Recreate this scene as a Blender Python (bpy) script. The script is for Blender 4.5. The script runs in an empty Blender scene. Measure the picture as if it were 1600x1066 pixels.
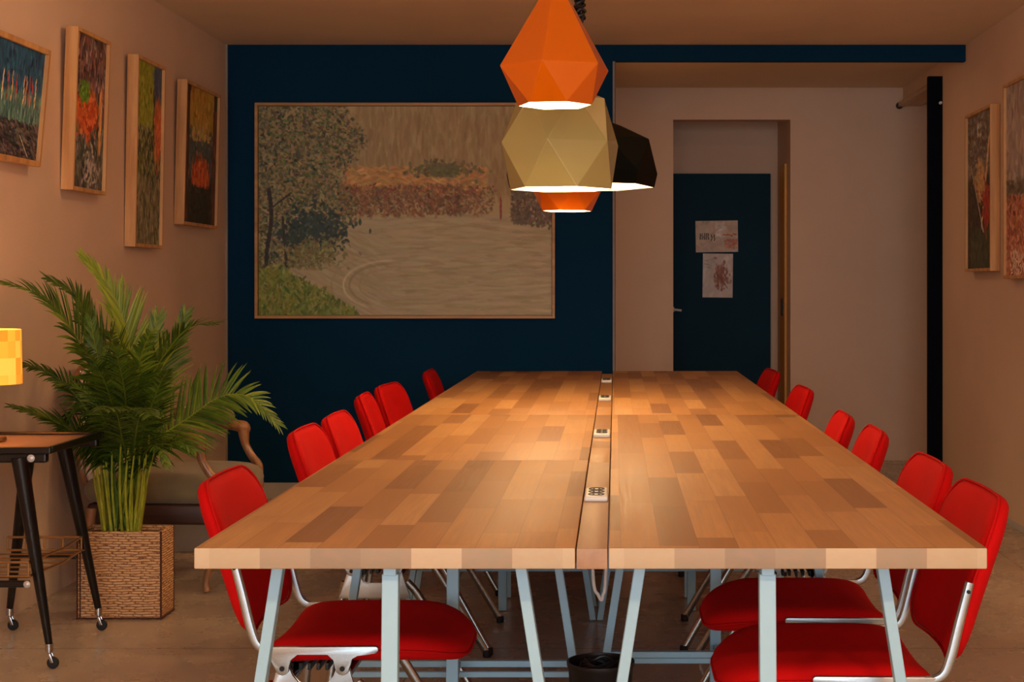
import bpy, bmesh, math, random
import numpy as np
from mathutils import Vector, Matrix
PI = math.pi
random.seed(7)
SC = bpy.context.scene
COL = SC.collection
F = 2400.0            # focal length in pixels of the 1600 wide frame
H = 1.22              # eye height
VX, VY = 961.0, 445.0 # vanishing point of the table edges
LW, RW, CH = -2.219, 2.0, 2.589   # left wall, right wall, ceiling
TT = 0.74             # table top height

def P(x, y, s):
    return Vector(((x - VX) / s, F / s, H - (y - VY) / s))

# ------------------------------------------------------------------ object helpers
def finish(name, bm, m, parent=None, smooth=False, loc=None):
    me = bpy.data.meshes.new(name)
    bmesh.ops.recalc_face_normals(bm, faces=bm.faces)
    bm.to_mesh(me); bm.free()
    mats = m if isinstance(m, (list, tuple)) else [m]
    for k in mats: me.materials.append(k)
    if smooth:
        for p in me.polygons: p.use_smooth = True
        if smooth != 'all':
            try: me.set_sharp_from_angle(angle=math.radians(smooth if smooth is not True else 38))
            except Exception: pass
    o = bpy.data.objects.new(name, me); COL.objects.link(o)
    if parent: o.parent = parent
    if loc is not None: o.location = loc
    return o
def thing(name, label, cat, loc=(0, 0, 0), rz=0.0, group=None):
    o = bpy.data.objects.new(name, None); COL.objects.link(o)
    o.empty_display_size = 0.1
    o.location = loc; o.rotation_euler = (0, 0, rz)
    o['label'] = label; o['category'] = cat
    if group: o['group'] = group
    return o
def tag(o, label, cat, group=None):
    o['label'] = label; o['category'] = cat
    if group: o['group'] = group
    return o
def struct(name, bm, m, parent=None, smooth=False):
    o = finish(name, bm, m, parent, smooth)
    if parent is None: o['kind'] = 'structure'
    return o
def dup(root, loc, rz, label, group=None):
    r = root.copy(); COL.objects.link(r); r.location = loc; r.rotation_euler = (0, 0, rz)
    r['label'] = label
    if group: r['group'] = group
    for ch in list(root.children):
        c = ch.copy(); COL.objects.link(c); c.parent = r
        for g in ch.children:
            d = g.copy(); COL.objects.link(d); d.parent = c
    return r

# ------------------------------------------------------------------ shape helpers
def box(bm, x0, x1, y0, y1, z0, z1, bev=0.0, mi=0, seg=2):
    vs = [bm.verts.new((x, y, z)) for z in (z0, z1) for y in (y0, y1) for x in (x0, x1)]
    fs = []
    for q in ((0, 2, 3, 1), (4, 5, 7, 6), (0, 1, 5, 4), (2, 6, 7, 3), (0, 4, 6, 2), (1, 3, 7, 5)):
        f = bm.faces.new([vs[i] for i in q]); f.material_index = mi; fs.append(f)
    if bev > 0:
        es = list({e for f in fs for e in f.edges})
        r = bmesh.ops.bevel(bm, geom=es, offset=bev, segments=seg, affect='EDGES', profile=0.5)
        for f in r['faces']: f.material_index = mi
def catmull(pts, n=6):
    pts = [Vector(p) for p in pts]
    if len(pts) < 3 or n < 2: return pts
    out = []
    ext = [pts[0] * 2 - pts[1]] + pts + [pts[-1] * 2 - pts[-2]]
    for i in range(1, len(ext) - 2):
        p0, p1, p2, p3 = ext[i - 1], ext[i], ext[i + 1], ext[i + 2]
        for k in range(n):
            t = k / n
            out.append(0.5 * ((2 * p1) + (p2 - p0) * t + (2 * p0 - 5 * p1 + 4 * p2 - p3) * t * t + (3 * p1 - p0 - 3 * p2 + p3) * t ** 3))
    out.append(pts[-1])
    return out
def lerp_list(v, n):
    out = []
    for i in range(n):
        t = i / max(1, n - 1) * (len(v) - 1); a = int(min(t, len(v) - 2)) if len(v) > 1 else 0
        out.append(v[a] + (v[min(a + 1, len(v) - 1)] - v[a]) * (t - a))
    return out
def tube(bm, pts, r, n=8, smooth=0, flat=None, cap=True, mi=0):
    """sweep; r number or list; flat=(a,b) makes an elliptical / flat section with b along `up`"""
    if smooth: pts = catmull(pts, smooth)
    pts = [Vector(p) for p in pts]
    rs = lerp_list(list(r), len(pts)) if isinstance(r, (list, tuple)) else [r] * len(pts)
    tang = []
    for i in range(len(pts)):
        a = pts[max(0, i - 1)]; b = pts[min(len(pts) - 1, i + 1)]
        t = (b - a); tang.append(t.normalized() if t.length > 1e-9 else Vector((0, 0, 1)))
    up = Vector((0, 1, 0)) if abs(tang[0].y) < 0.9 else Vector((0, 0, 1))
    u = (up - tang[0] * up.dot(tang[0])).normalized()
    rings = []
    for i, p in enumerate(pts):
        t = tang[i]
        u = (u - t * u.dot(t)).normalized(); v = t.cross(u)
        fa, fb = flat if flat else (1, 1)
        if n == 4: ang = [PI / 4 + k * PI / 2 for k in range(4)]; kf = math.sqrt(2)
        else: ang = [2 * PI * k / n for k in range(n)]; kf = 1
        rings.append([bm.verts.new(p + (u * math.cos(a) * fa + v * math.sin(a) * fb) * rs[i] * kf) for a in ang])
    for i in range(len(rings) - 1):
        for k in range(n):
            f = bm.faces.new((rings[i][k], rings[i][(k + 1) % n], rings[i + 1][(k + 1) % n], rings[i + 1][k])); f.material_index = mi
    if cap:
        for rg in (rings[0], rings[-1]):
            try: f = bm.faces.new(rg); f.material_index = mi
            except Exception: pass
def lathe(bm, prof, n=24, c=(0, 0, 0), capb=True, capt=True, mi=0, axis='z'):
    rings = []
    for r, z in prof:
        rg = []
        for k in range(n):
            a = 2 * PI * k / n
            if axis == 'z': q = (c[0] + r * math.cos(a), c[1] + r * math.sin(a), c[2] + z)
            elif axis == 'y': q = (c[0] + r * math.cos(a), c[1] + z, c[2] + r * math.sin(a))
            else: q = (c[0] + z, c[1] + r * math.cos(a), c[2] + r * math.sin(a))
            rg.append(bm.verts.new(q))
        rings.append(rg)
    for i in range(len(rings) - 1):
        for k in range(n):
            f = bm.faces.new((rings[i][k], rings[i][(k + 1) % n], rings[i + 1][(k + 1) % n], rings[i + 1][k])); f.material_index = mi
    if capb: bm.faces.new(rings[0]).material_index = mi
    if capt: bm.faces.new(rings[-1]).material_index = mi
def prism(bm, poly, y0, y1, bev=0.0):
    """poly in xz, extruded along y"""
    a = [bm.verts.new((x, y0, z)) for x, z in poly]; b = [bm.verts.new((x, y1, z)) for x, z in poly]
    fs = [bm.faces.new(a), bm.faces.new(b)]
    n = len(poly)
    for k in range(n): bm.faces.new((a[k], a[(k + 1) % n], b[(k + 1) % n], b[k]))
    if bev:
        es = list({e for f in fs for e in f.edges})
        bmesh.ops.bevel(bm, geom=es, offset=bev, segments=2, affect='EDGES', profile=0.5)
def pad(bm, outline, t, mapf, edge=0.04):
    """closed cushion: outline 2D list, thickness t, mapf(u,v,w)->xyz"""
    e = edge
    lay = [(0.0, 1.0), (0.3, 1.0), (0.55, 1.0), (0.75, .99), (1 - 2.2 * e, .93), (1 - .9 * e, .72), (1 - .2 * e, .38), (1.0, 0.0)]
    lay = lay + [(s, -w) for s, w in reversed(lay[:-1])]
    rings = []
    for s, w in lay:
        if s == 0: rings.append([bm.verts.new(mapf(0, 0, w * t / 2))])
        else: rings.append([bm.verts.new(mapf(u * s, v * s, w * t / 2)) for u, v in outline])
    n = len(outline)
    for i in range(len(rings) - 1):
        A, B = rings[i], rings[i + 1]
        for k in range(n):
            if len(A) == 1: bm.faces.new((A[0], B[k], B[(k + 1) % n]))
            elif len(B) == 1: bm.faces.new((A[k], A[(k + 1) % n], B[0]))
            else: bm.faces.new((A[k], A[(k + 1) % n], B[(k + 1) % n], B[k]))
def rrect(w, h, r, n=6):
    """rounded rectangle outline, r = (tr, tl, bl, br) radii"""
    if not isinstance(r, (tuple, list)): r = (r,) * 4
    out = []
    for (sx, sy, a0, rr) in ((1, 1, 0, r[0]), (-1, 1, PI / 2, r[1]), (-1, -1, PI, r[2]), (1, -1, 3 * PI / 2, r[3])):
        cx, cy = sx * (w / 2 - rr), sy * (h / 2 - rr)
        for k in range(n + 1):
            a = a0 + PI / 2 * k / n
            out.append((cx + rr * math.cos(a), cy + rr * math.sin(a)))
    # densify straight runs
    res = []
    for i, p in enumerate(out):
        q = out[(i + 1) % len(out)]; res.append(p)
        d = math.dist(p, q)
        for k in range(1, int(d / 0.04)): res.append((p[0] + (q[0] - p[0]) * k / int(d / 0.04), p[1] + (q[1] - p[1]) * k / int(d / 0.04)))
    return res

# ------------------------------------------------------------------ materials
def srgb(c):
    return tuple((v / 12.92 if v <= .04045 else ((v + .055) / 1.055) ** 2.4) for v in [k / 255 for k in c])
class N:
    def __init__(s, name):
        s.m = bpy.data.materials.new(name); s.m.use_nodes = True
        s.t = s.m.node_tree; s.b = s.t.nodes['Principled BSDF']; s.out = s.t.nodes['Material Output']
    def n(s, typ, **kw):
        nd = s.t.nodes.new(typ)
        for k, v in kw.items():
            if k.startswith('i_'):
                key = k[2:].replace('_', ' ')
                nd.inputs[key].default_value = v
            else: setattr(nd, k, v)
        return nd
    def l(s, a, b): s.t.links.new(a, b)
    def math(s, op, a, b=None, c=None):
        nd = s.n('ShaderNodeMath', operation=op)
        for i, v in enumerate((a, b, c)):
            if v is None: continue
            if isinstance(v, (int, float)): nd.inputs[i].default_value = v
            else: s.l(v, nd.inputs[i])
        return nd.outputs[0]
    def mix(s, f, a, b, bt='MIX'):
        nd = s.n('ShaderNodeMix', data_type='RGBA', blend_type=bt)
        for i, v in ((0, f), (6, a), (7, b)):
            if isinstance(v, (int, float)): nd.inputs[i].default_value = v
            elif isinstance(v, (tuple, list)): nd.inputs[i].default_value = (*v[:3], 1)
            else: s.l(v, nd.inputs[i])
        return nd.outputs[2]
    def ramp(s, f, stops, interp='LINEAR'):
        nd = s.n('ShaderNodeValToRGB'); cr = nd.color_ramp; cr.interpolation = interp
        while len(cr.elements) < len(stops): cr.elements.new(0.5)
        for e, (p, c) in zip(cr.elements, stops): e.position = p; e.color = (*c[:3], 1) if not isinstance(c, float) else (c, c, c, 1)
        s.l(f, nd.inputs[0]); return nd.outputs[0]
    def noise(s, scale, detail=3, vec=None, rough=.55):
        nd = s.n('ShaderNodeTexNoise'); nd.inputs['Scale'].default_value = scale; nd.inputs['Detail'].default_value = detail; nd.inputs['Roughness'].default_value = rough
        if vec is not None: s.l(vec, nd.inputs['Vector'])
        return nd.outputs[0]
    def coord(s, which='Object'): return s.n('ShaderNodeTexCoord').outputs[which]
    def scale(s, vec, sc):
        nd = s.n('ShaderNodeMapping'); nd.inputs['Scale'].default_value = sc; s.l(vec, nd.inputs[0]); return nd.outputs[0]
    def bump(s, h, strength=.2, dist=.01):
        nd = s.n('ShaderNodeBump'); nd.inputs['Strength'].default_value = strength; nd.inputs['Distance'].default_value = dist
        s.l(h, nd.inputs['Height']); s.l(nd.outputs[0], s.b.inputs['Normal'])
    def col(s, c):
        if isinstance(c, tuple): s.b.inputs['Base Color'].default_value = (*c[:3], 1)
        else: s.l(c, s.b.inputs['Base Color'])
    def set(s, **kw):
        for k, v in kw.items(): s.b.inputs[k.replace('_', ' ')].default_value = v
        return s

def simple(name, c, rough=.6, metal=0.0, var=.12, scale=12.0, bump=0.0, coat=0.0, spec=.5, bscale=None):
    m = N(name); c = srgb(c); co = m.coord()
    nz = m.noise(scale, 4, co)
    dark = tuple(v * (1 - var) for v in c); lite = tuple(min(1, v * (1 + var)) for v in c)
    m.col(m.ramp(nz, [(.3, dark), (.7, lite)]))
    m.set(Roughness=rough, Metallic=metal, Coat_Weight=coat); m.b.inputs['Specular IOR Level'].default_value = spec
    if bump: m.bump(m.noise(bscale or scale * 6, 4, co), bump, .004)
    return m.m
def plaster(name, c, bump=.25):
    m = N(name); c = srgb(c); co = m.coord()
    a = m.noise(1.1, 4, co); b = m.noise(60, 3, co)
    m.col(m.ramp(a, [(.3, tuple(v * .93 for v in c)), (.7, tuple(min(1, v * 1.05) for v in c))]))
    m.set(Roughness=.8); m.b.inputs['Specular IOR Level'].default_value = .12; m.bump(b, bump, .003); return m.m

M = {}
M['wall'] = plaster('warm_white_plaster', (226, 199, 174))
M['ceiling'] = plaster('ceiling_plaster', (236, 214, 184))
M['navy'] = plaster('navy_paint', (2, 50, 80), .35)
M['navy_door'] = simple('navy_door_paint', (4, 50, 70), .6, var=.12, scale=3, spec=.15)
M['navy_post'] = simple('dark_navy_paint', (3, 8, 20), .7, spec=.08)
M['trim'] = simple('grey_white_trim', (196, 192, 184), .5, var=.05)
M['corner'] = simple('corner_trim_paint', (150, 138, 122), .6, var=.05)
M['pine'] = None
def wood(name, base, dark, rough=.5, axis='z', sc=1.0, gl=0.0):
    m = N(name); co = m.coord()
    s = {'x': (3, 40, 40), 'y': (40, 3, 40), 'z': (40, 40, 3)}[axis]
    v = m.scale(co, tuple(k * sc for k in s))
    g = m.noise(1.0, 5, v, .6)
    m.col(m.ramp(g, [(.3, srgb(dark)), (.65, srgb(base))])); m.set(Roughness=rough, Coat_Weight=gl)
    m.bump(g, .15, .002); return m.m
M['frame_wood'] = wood('pale_pine_frame', (222, 172, 112), (186, 132, 78), .5, 'z', .6)
M['frame_gold'] = wood('slim_oak_frame', (205, 158, 92), (170, 122, 66), .45, 'x', .6)
M['chair_wood'] = wood('carved_walnut', (176, 124, 82), (120, 78, 48), .4, 'z', .7, .3)
M['dark_wood'] = wood('dark_stained_wood', (74, 46, 32), (44, 26, 18), .45, 'x', .8)
M['door_wood'] = wood('honey_wood_casing', (236, 178, 84), (206, 146, 60), .5, 'z', .6)

def butcher(name, tint=(1, 1, 1), w=.072, L=.46, seed=0.0):
    m = N(name); co = m.coord()
    sp = m.n('ShaderNodeSeparateXYZ'); m.l(co, sp.inputs[0]); X, Y, Z = sp.outputs
    xi = m.math('FLOOR', m.math('DIVIDE', m.math('ADD', X, 10 + seed), w))
    wn = m.n('ShaderNodeTexWhiteNoise', noise_dimensions='1D'); m.l(xi, wn.inputs['W'])
    yy = m.math('ADD', m.math('DIVIDE', Y, L), m.math('MULTIPLY', wn.outputs[0], 7.3))
    yi = m.math('FLOOR', yy)
    cb = m.n('ShaderNodeCombineXYZ'); m.l(xi, cb.inputs[0]); m.l(yi, cb.inputs[1])
    w2 = m.n('ShaderNodeTexWhiteNoise', noise_dimensions='2D'); m.l(cb.outputs[0], w2.inputs['Vector'])
    t = lambda c: tuple(a * b for a, b in zip(srgb(c), tint))
    base = m.ramp(w2.outputs[0], [(0, t((132, 88, 48))), (.12, t((152, 104, 58))), (.4, t((174, 124, 72))), (.75, t((186, 137, 83))), (1, t((198, 152, 98)))])
    off = m.n('ShaderNodeVectorMath', operation='ADD'); m.l(co, off.inputs[0]); m.l(w2.outputs[1], off.inputs[1])
    g = m.noise(1.0, 6, m.scale(off.outputs[0], (120, 5, 90)), .62)
    g2 = m.noise(1.0, 3, m.scale(off.outputs[0], (16, 2.2, 16)), .5)
    c1 = m.mix(m.math('MULTIPLY', m.ramp(g, [(.35, 1.0), (.62, 0.0)]), .30), base, t((118, 74, 40)))
    c2 = m.mix(m.math('MULTIPLY', m.ramp(g2, [(.4, 0.0), (.7, 1.0)]), .22), c1, t((150, 104, 66)))
    # joints
    fx = m.math('ABSOLUTE', m.math('SUBTRACT', m.math('FRACT', m.math('DIVIDE', m.math('ADD', X, 10 + seed), w)), .5))
    fy = m.math('ABSOLUTE', m.math('SUBTRACT', m.math('FRACT', yy), .5))
    j = m.math('MAXIMUM', m.math('GREATER_THAN', fx, .488), m.math('GREATER_THAN', fy, .4975))
    c3 = m.mix(m.math('MULTIPLY', j, .35), c2, t((92, 58, 34)))
    m.col(c3); m.set(Roughness=.42)
    m.l(m.ramp(g, [(.3, .46), (.7, .58)]), m.b.inputs['Roughness'])
    m.bump(g, .08, .001); return m.m
M['block_a'] = butcher('butcher_block_beech')
M['block_b'] = butcher('butcher_block_beech_b', (1.0, .98, .95), .072, .5, 3.37)
M['strip_wood'] = butcher('cover_strip_wood', (.92, .92, .92), .3, .62, 1.1)
M['strip_grey'] = wood('greyish_beech_strip', (176, 142, 112), (156, 120, 90), .5, 'y', .5)

def concrete():
    m = N('polished_concrete_floor'); co = m.coord()
    a = m.noise(.7, 6, co, .6); b = m.noise(5, 5, co, .65); c = m.noise(90, 2, co)
    base = m.ramp(a, [(.3, srgb((178, 160, 140))), (.55, srgb((192, 174, 154))), (.75, srgb((204, 186, 166)))])
    c2 = m.mix(m.math('MULTIPLY', m.ramp(b, [(.4, 0.0), (.8, 1.0)]), .25), base, srgb((152, 130, 108)))
    sp = m.n('ShaderNodeSeparateXYZ'); m.l(co, sp.inputs[0])
    jx = m.math('ABSOLUTE', m.math('SUBTRACT', m.math('FRACT', m.math('DIVIDE', m.math('ADD', sp.outputs[0], 11.45), 2.4)), .5))
    jy = m.math('ABSOLUTE', m.math('SUBTRACT', m.math('FRACT', m.math('DIVIDE', m.math('ADD', sp.outputs[1], 10.45), 2.4)), .5))
    j = m.math('LESS_THAN', m.math('MINIMUM', jx, jy), .0014)
    m.col(m.mix(m.math('MULTIPLY', j, .6), c2, srgb((70, 58, 48))))
    m.l(m.ramp(b, [(.35, .2), (.75, .38)]), m.b.inputs['Roughness'])
    m.bump(c, .05, .001); m.b.inputs['Specular IOR Level'].default_value = .6
    return m.m
M['floor'] = concrete()
def fabric(name, c, var=.12, weave=900, rough=.85, sheen=.25):
    m = N(name); co = m.coord(); c = srgb(c)
    n1 = m.noise(7, 3, co); n2 = m.noise(weave, 1, co); m.b.inputs['Specular IOR Level'].default_value = .15
    k = m.ramp(n1, [(.3, tuple(v * (1 - var) for v in c)), (.7, tuple(min(1, v * (1 + var)) for v in c))])
    m.col(m.mix(.12, k, m.ramp(n2, [(.4, tuple(v * .5 for v in c)), (.6, c)])))
    m.set(Roughness=rough, Sheen_Weight=sheen, Sheen_Roughness=.5); m.bump(n2, .25, .001); return m.m
M['red'] = fabric('red_wool_upholstery', (198, 7, 8), .06, sheen=0.0)
M['red_piping'] = fabric('red_piping_cord', (192, 9, 9), .05, sheen=0.0)
M['olive'] = fabric('olive_velvet', (134, 118, 86), .15)
M['rose'] = fabric('pale_rose_cloth', (224, 198, 180), .12)
M['alu'] = simple('cast_aluminium', (176, 186, 188), .36, 1.0, .06, 30, .05)
M['steel'] = simple('steel_tube', (150, 150, 146), .25, 1.0, .08, 8)
M['rubber'] = simple('black_rubber', (18, 18, 18), .7)
M['pivot'] = simple('dark_pivot_bolt', (24, 26, 28), .4, .6)
M['trestle'] = simple('pale_blue_powder_coat', (160, 202, 220), .42, 0, .05, 5, .03)
M['plastic_black'] = simple('black_plastic', (12, 12, 13), .42)
M['cable_black'] = simple('black_cable', (16, 15, 15), .5)
M['cable_white'] = simple('white_cable', (205, 205, 200), .5)
M['white'] = simple('white_plastic', (226, 228, 226), .4, var=.03)
M['socket'] = simple('dark_socket', (60, 62, 64), .5)
M['greybox'] = simple('light_grey_card', (170, 165, 156), .7, var=.08, scale=6)
M['black_lacquer'] = simple('black_lacquered_wood', (14, 13, 13), .28, 0, .2, 10)
M['copper'] = simple('copper_tray', (186, 146, 120), .3, .5, .1, 6)
M['brass'] = simple('worn_brass_wire', (190, 150, 100), .3, .9, .15, 20)
M['chrome'] = simple('chrome_caster', (190, 190, 190), .2, 1.0)
M['nail'] = simple('pale_round_bolt', (210, 208, 205), .35, .3)
M['soil'] = simple('dark_soil', (58, 34, 22), .9, 0, .4, 60, .8)
M['cane'] = None

def enamel(name, c, trans=.12):
    m = N(name); c = srgb(c)
    m.col(c); m.set(Roughness=.22, Coat_Weight=1.0, Coat_Roughness=.03)
    co = m.coord(); m.bump(m.noise(14, 2, co), .02, .002)
    if trans:
        tr = m.n('ShaderNodeBsdfTranslucent'); tr.inputs[0].default_value = (*c, 1)
        mx = m.n('ShaderNodeMixShader'); mx.inputs[0].default_value = trans
        m.l(m.b.outputs[0], mx.inputs[1]); m.l(tr.outputs[0], mx.inputs[2]); m.l(mx.outputs[0], m.out.inputs[0])
    return m.m
M['orange'] = enamel('orange_enamel', (255, 142, 4), .42)
M['cream'] = enamel('cream_enamel', (182, 174, 108), .04)
M['black_enamel'] = simple('black_enamel', (12, 16, 11), .5, spec=.06, var=.02)
M['shade_inner'] = simple('white_inner_enamel', (250, 244, 230), .4, var=.01)
def emis(name, c, st):
    m = N(name); m.col(c); m.b.inputs['Emission Color'].default_value = (*c, 1); m.b.inputs['Emission Strength'].default_value = st; return m.m
M['bulb'] = emis('lit_bulb_glass', (1.0, .72, .38), 60)

def wicker():
    m = N('woven_seagrass'); co = m.coord()
    sp = m.n('ShaderNodeSeparateXYZ'); m.l(co, sp.inputs[0])
    hz = m.math('ADD', sp.outputs[0], sp.outputs[1])
    row = m.math('FLOOR', m.math('ADD', m.math('MULTIPLY', sp.outputs[2], 110), m.math('MULTIPLY', m.noise(16, 2, co), 1.2732)))
    u = m.math('ADD', m.math('MULTIPLY', hz, 19), m.math('MULTIPLY', row, .5))
    nz = m.noise(18, 3, co)
    u = m.math('ADD', u, m.math('MULTIPLY', nz, 3.2))
    a = m.math('ABSOLUTE', m.math('SINE', m.math('MULTIPLY', u, PI)))
    b = m.math('ABSOLUTE', m.math('SINE', m.math('ADD', m.math('MULTIPLY', sp.outputs[2], 110 * PI), m.math('MULTIPLY', m.noise(16, 2, co), 4.0))))
    h = m.math('MULTIPLY', m.math('POWER', a, .5), m.math('POWER', b, .6))
    k = m.ramp(h, [(.12, srgb((116, 66, 36))), (.4, srgb((208, 152, 102))), (.9, srgb((240, 194, 140)))])
    m.col(m.mix(m.math('MULTIPLY', m.noise(9, 4, co), .35), k, srgb((150, 98, 60))))
    m.set(Roughness=.7); m.bump(h, .7, .005); return m.m
M['wicker'] = wicker()
M['wicker_edge'] = simple('dark_seagrass_edge', (84, 44, 26), .8, 0, .3, 60, .5)
def leafmat(name, a, b, c):
    m = N(name); at = m.n('ShaderNodeAttribute', attribute_name='tone')
    k = m.ramp(at.outputs['Fac'], [(0, srgb(a)), (.5, srgb(b)), (1, srgb(c))])
    co = m.coord(); m.col(m.mix(.18, k, m.ramp(m.noise(25, 3, co), [(.3, srgb(a)), (.7, srgb(c))])))
    m.set(Roughness=.45)
    tr = m.n('ShaderNodeBsdfTranslucent'); m.l(k, tr.inputs[0])
    mx = m.n('ShaderNodeMixShader'); mx.inputs[0].default_value = .2
    m.l(m.b.outputs[0], mx.inputs[1]); m.l(tr.outputs[0], mx.inputs[2]); m.l(mx.outputs[0], m.out.inputs[0])
    return m.m
M['leaf'] = leafmat('palm_leaf', (24, 56, 12), (74, 112, 26), (164, 178, 50))
M['cane'] = simple('yellow_green_cane', (158, 160, 40), .45, 0, .25, 30)

# ------------------------------------------------------------------ the room
YB = F / 274; YA = F / 225; YC = F / 208.5; YF = -2.3
def wallbox(name, args, m):
    bm = bmesh.new()
    for a in args: box(bm, *a)
    return struct(name, bm, m)
wallbox('floor', [(-2.5, 3.4, YF - .3, YC + .3, -.1, 0)], M['floor'])
wallbox('ceiling', [(-2.5, 3.4, YF - .3, YC + .3, CH, CH + .12)], M['ceiling'])
wallbox('wall_left', [(LW - .2, LW, YF, YB + .05, 0, CH)], M['wall'])
ZR = 2.46
wallbox('wall_right', [(RW, RW + .12, YF, 9.47, 0, CH), (RW, RW + .12, 9.47, YA, ZR, CH)], M['wall'])
wallbox('wall_back', [(LW, -.011, YB, YB + .04, 0, CH)], M['navy'])
wallbox('wall_alcove_left', [(LW, -.0125, YB + .04, YA, 0, CH)], M['wall'])
DX0, DX1, DZ = .404, 1.218, H + 258 / 225
wallbox('wall_alcove_back', [(-.6, DX0, YA, YA + .12, 0, CH), (DX1, 3.2, YA, YA + .12, 0, CH), (DX0, DX1, YA, YA + .12, DZ, CH)], M['wall'])
wallbox('wall_corridor_left', [(.16, .30, YA + .12, YC, 0, CH)], M['wall'])
wallbox('wall_corridor_right', [(DX1, DX1 + .12, YA + .12, YC, 0, CH)], M['wall'])
wallbox('wall_corridor_back', [(.16, DX1 + .12, YC, YC + .12, 0, CH)], M['wall'])
wallbox('wall_side_room', [(3.2, 3.32, 8.9, YA, 0, CH), (RW + .12, 3.2, 8.9, 9.0, 0, CH)], M['wall'])
# navy band across the opening
bm = bmesh.new(); box(bm, -.011, RW, YB, YB + .05, CH - 26 / 274, CH, .002); struct('trim_1', bm, M['navy'])
# slim light corner beads
bm = bmesh.new(); box(bm, LW, LW + .012, YB - .012, YB, .09, CH); struct('trim_2', bm, M['corner'])
bm = bmesh.new(); box(bm, -.013, -.002, YB - .005, YB + .0, .09, CH - .095); struct('trim_3', bm, M['corner'])
bm = bmesh.new(); box(bm, -.002, .003, YB + .0, YB + .03, 0, CH - .095); struct('trim_4', bm, M['dark_wood'])
# navy post by the right wall
bm = bmesh.new(); yp = F / 256; box(bm, 1.912, RW, yp, yp + .045, 0, H + 326 / 256, .003)
struct('trim_5', bm, M['navy_post'])
bm = bmesh.new(); box(bm, RW - .003, RW, .5, YB, 0, .035, .001); struct('trim_6', bm, M['trim'])
bm = bmesh.new(); box(bm, LW + .012, -.02, YB - .014, YB, 0, 24 / 274 + .004, .002); struct('baseboard_back', bm, M['trim'])
# rail for the sliding door
t = thing('sliding_door_rail', 'short bronze rail along the top of the side opening behind the navy post', 'rail', (RW - .02, 10.0, ZR))
bm = bmesh.new(); box(bm, -.025, .0195, -.5, .62, -.012, .018, .003); finish('track', bm, M['brass'], t)
bm = bmesh.new(); lathe(bm, [(.02, -.02), (.024, -.012), (.024, .012), (.02, .02)], 16, (-.012, .625, 0), axis='y'); finish('end_stop', bm, M['plastic_black'], t, True)
t = thing('wall_hook', 'tiny pale hook near the top of the navy post', 'hook', (1.985, yp, H + 284 / 256))
bm = bmesh.new(); lathe(bm, [(.009, 0), (.009, -.004), (.004, -.008), (.004, -.02), (.008, -.024), (.004, -.028)], 12, axis='y'); finish('peg', bm, M['white'], t, True)
# wooden casing of a side door in the corridor
bm = bmesh.new(); box(bm, DX1 - .018, DX1, F / 220.5, F / 214.5, 0, 2.08, .003); struct('trim_7', bm, M['door_wood'])
bm = bmesh.new(); box(bm, DX1 - .030, DX1 - .018, F / 217.5 - .06, F / 217.5 - .03, 1.0, 1.12, .003); o = struct('trim_8', bm, M['pivot'])
# the navy door
bm = bmesh.new(); box(bm, .33, (1203 - VX) / 208.5, YC - .045, YC - .001, .005, H + 173 / 208.5, .002)
door = struct('door_1', bm, M['navy_door'])
bm = bmesh.new()
hx, hz = (1056 - VX) / 209.5, H - 39 / 209.5
lathe(bm, [(.024, 0), (.024, -.008), (.01, -.012), (.01, -.05)], 16, (hx - .03, YC - .045, hz), axis='y')
tube(bm, [(hx - .03, YC - .095, hz), (hx + .0, YC - .097, hz - .001), (hx + .04, YC - .094, hz - .006)], .009, 8, 3)
finish('door_handle', bm, M['white'], door, True)

# shop window behind the camera
WX0, WX1, WZ0, WZ1 = -1.9, 1.7, .35, 2.35
wallbox('wall_front', [(LW, WX0, YF - .15, YF, 0, CH), (WX1, RW, YF - .15, YF, 0, CH), (WX0, WX1, YF - .15, YF, 0, WZ0), (WX0, WX1, YF - .15, YF, WZ1, CH)], M['wall'])
bm = bmesh.new()
for x in (WX0, -.7, .5, WX1 - .05): box(bm, x, x + .05, YF - .12, YF - .06, WZ0, WZ1, .003)
for z in (WZ0, WZ1 - .05): box(bm, WX0, WX1, YF - .12, YF - .06, z, z + .05, .003)
win = struct('window_1', bm, M['black_lacquer'])
mg = N('window_glass'); tb = mg.n('ShaderNodeBsdfTransparent'); gb = mg.n('ShaderNodeBsdfGlossy'); gb.inputs['Roughness'].default_value = .02
mx = mg.n('ShaderNodeMixShader'); mx.inputs[0].default_value = .06; mg.l(tb.outputs[0], mx.inputs[1]); mg.l(gb.outputs[0], mx.inputs[2]); mg.l(mx.outputs[0], mg.out.inputs[0])
bm = bmesh.new(); box(bm, WX0 + .02, WX1 - .02, YF - .093, YF - .087, WZ0 + .02, WZ1 - .02); finish('pane', bm, mg.m, win)

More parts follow.
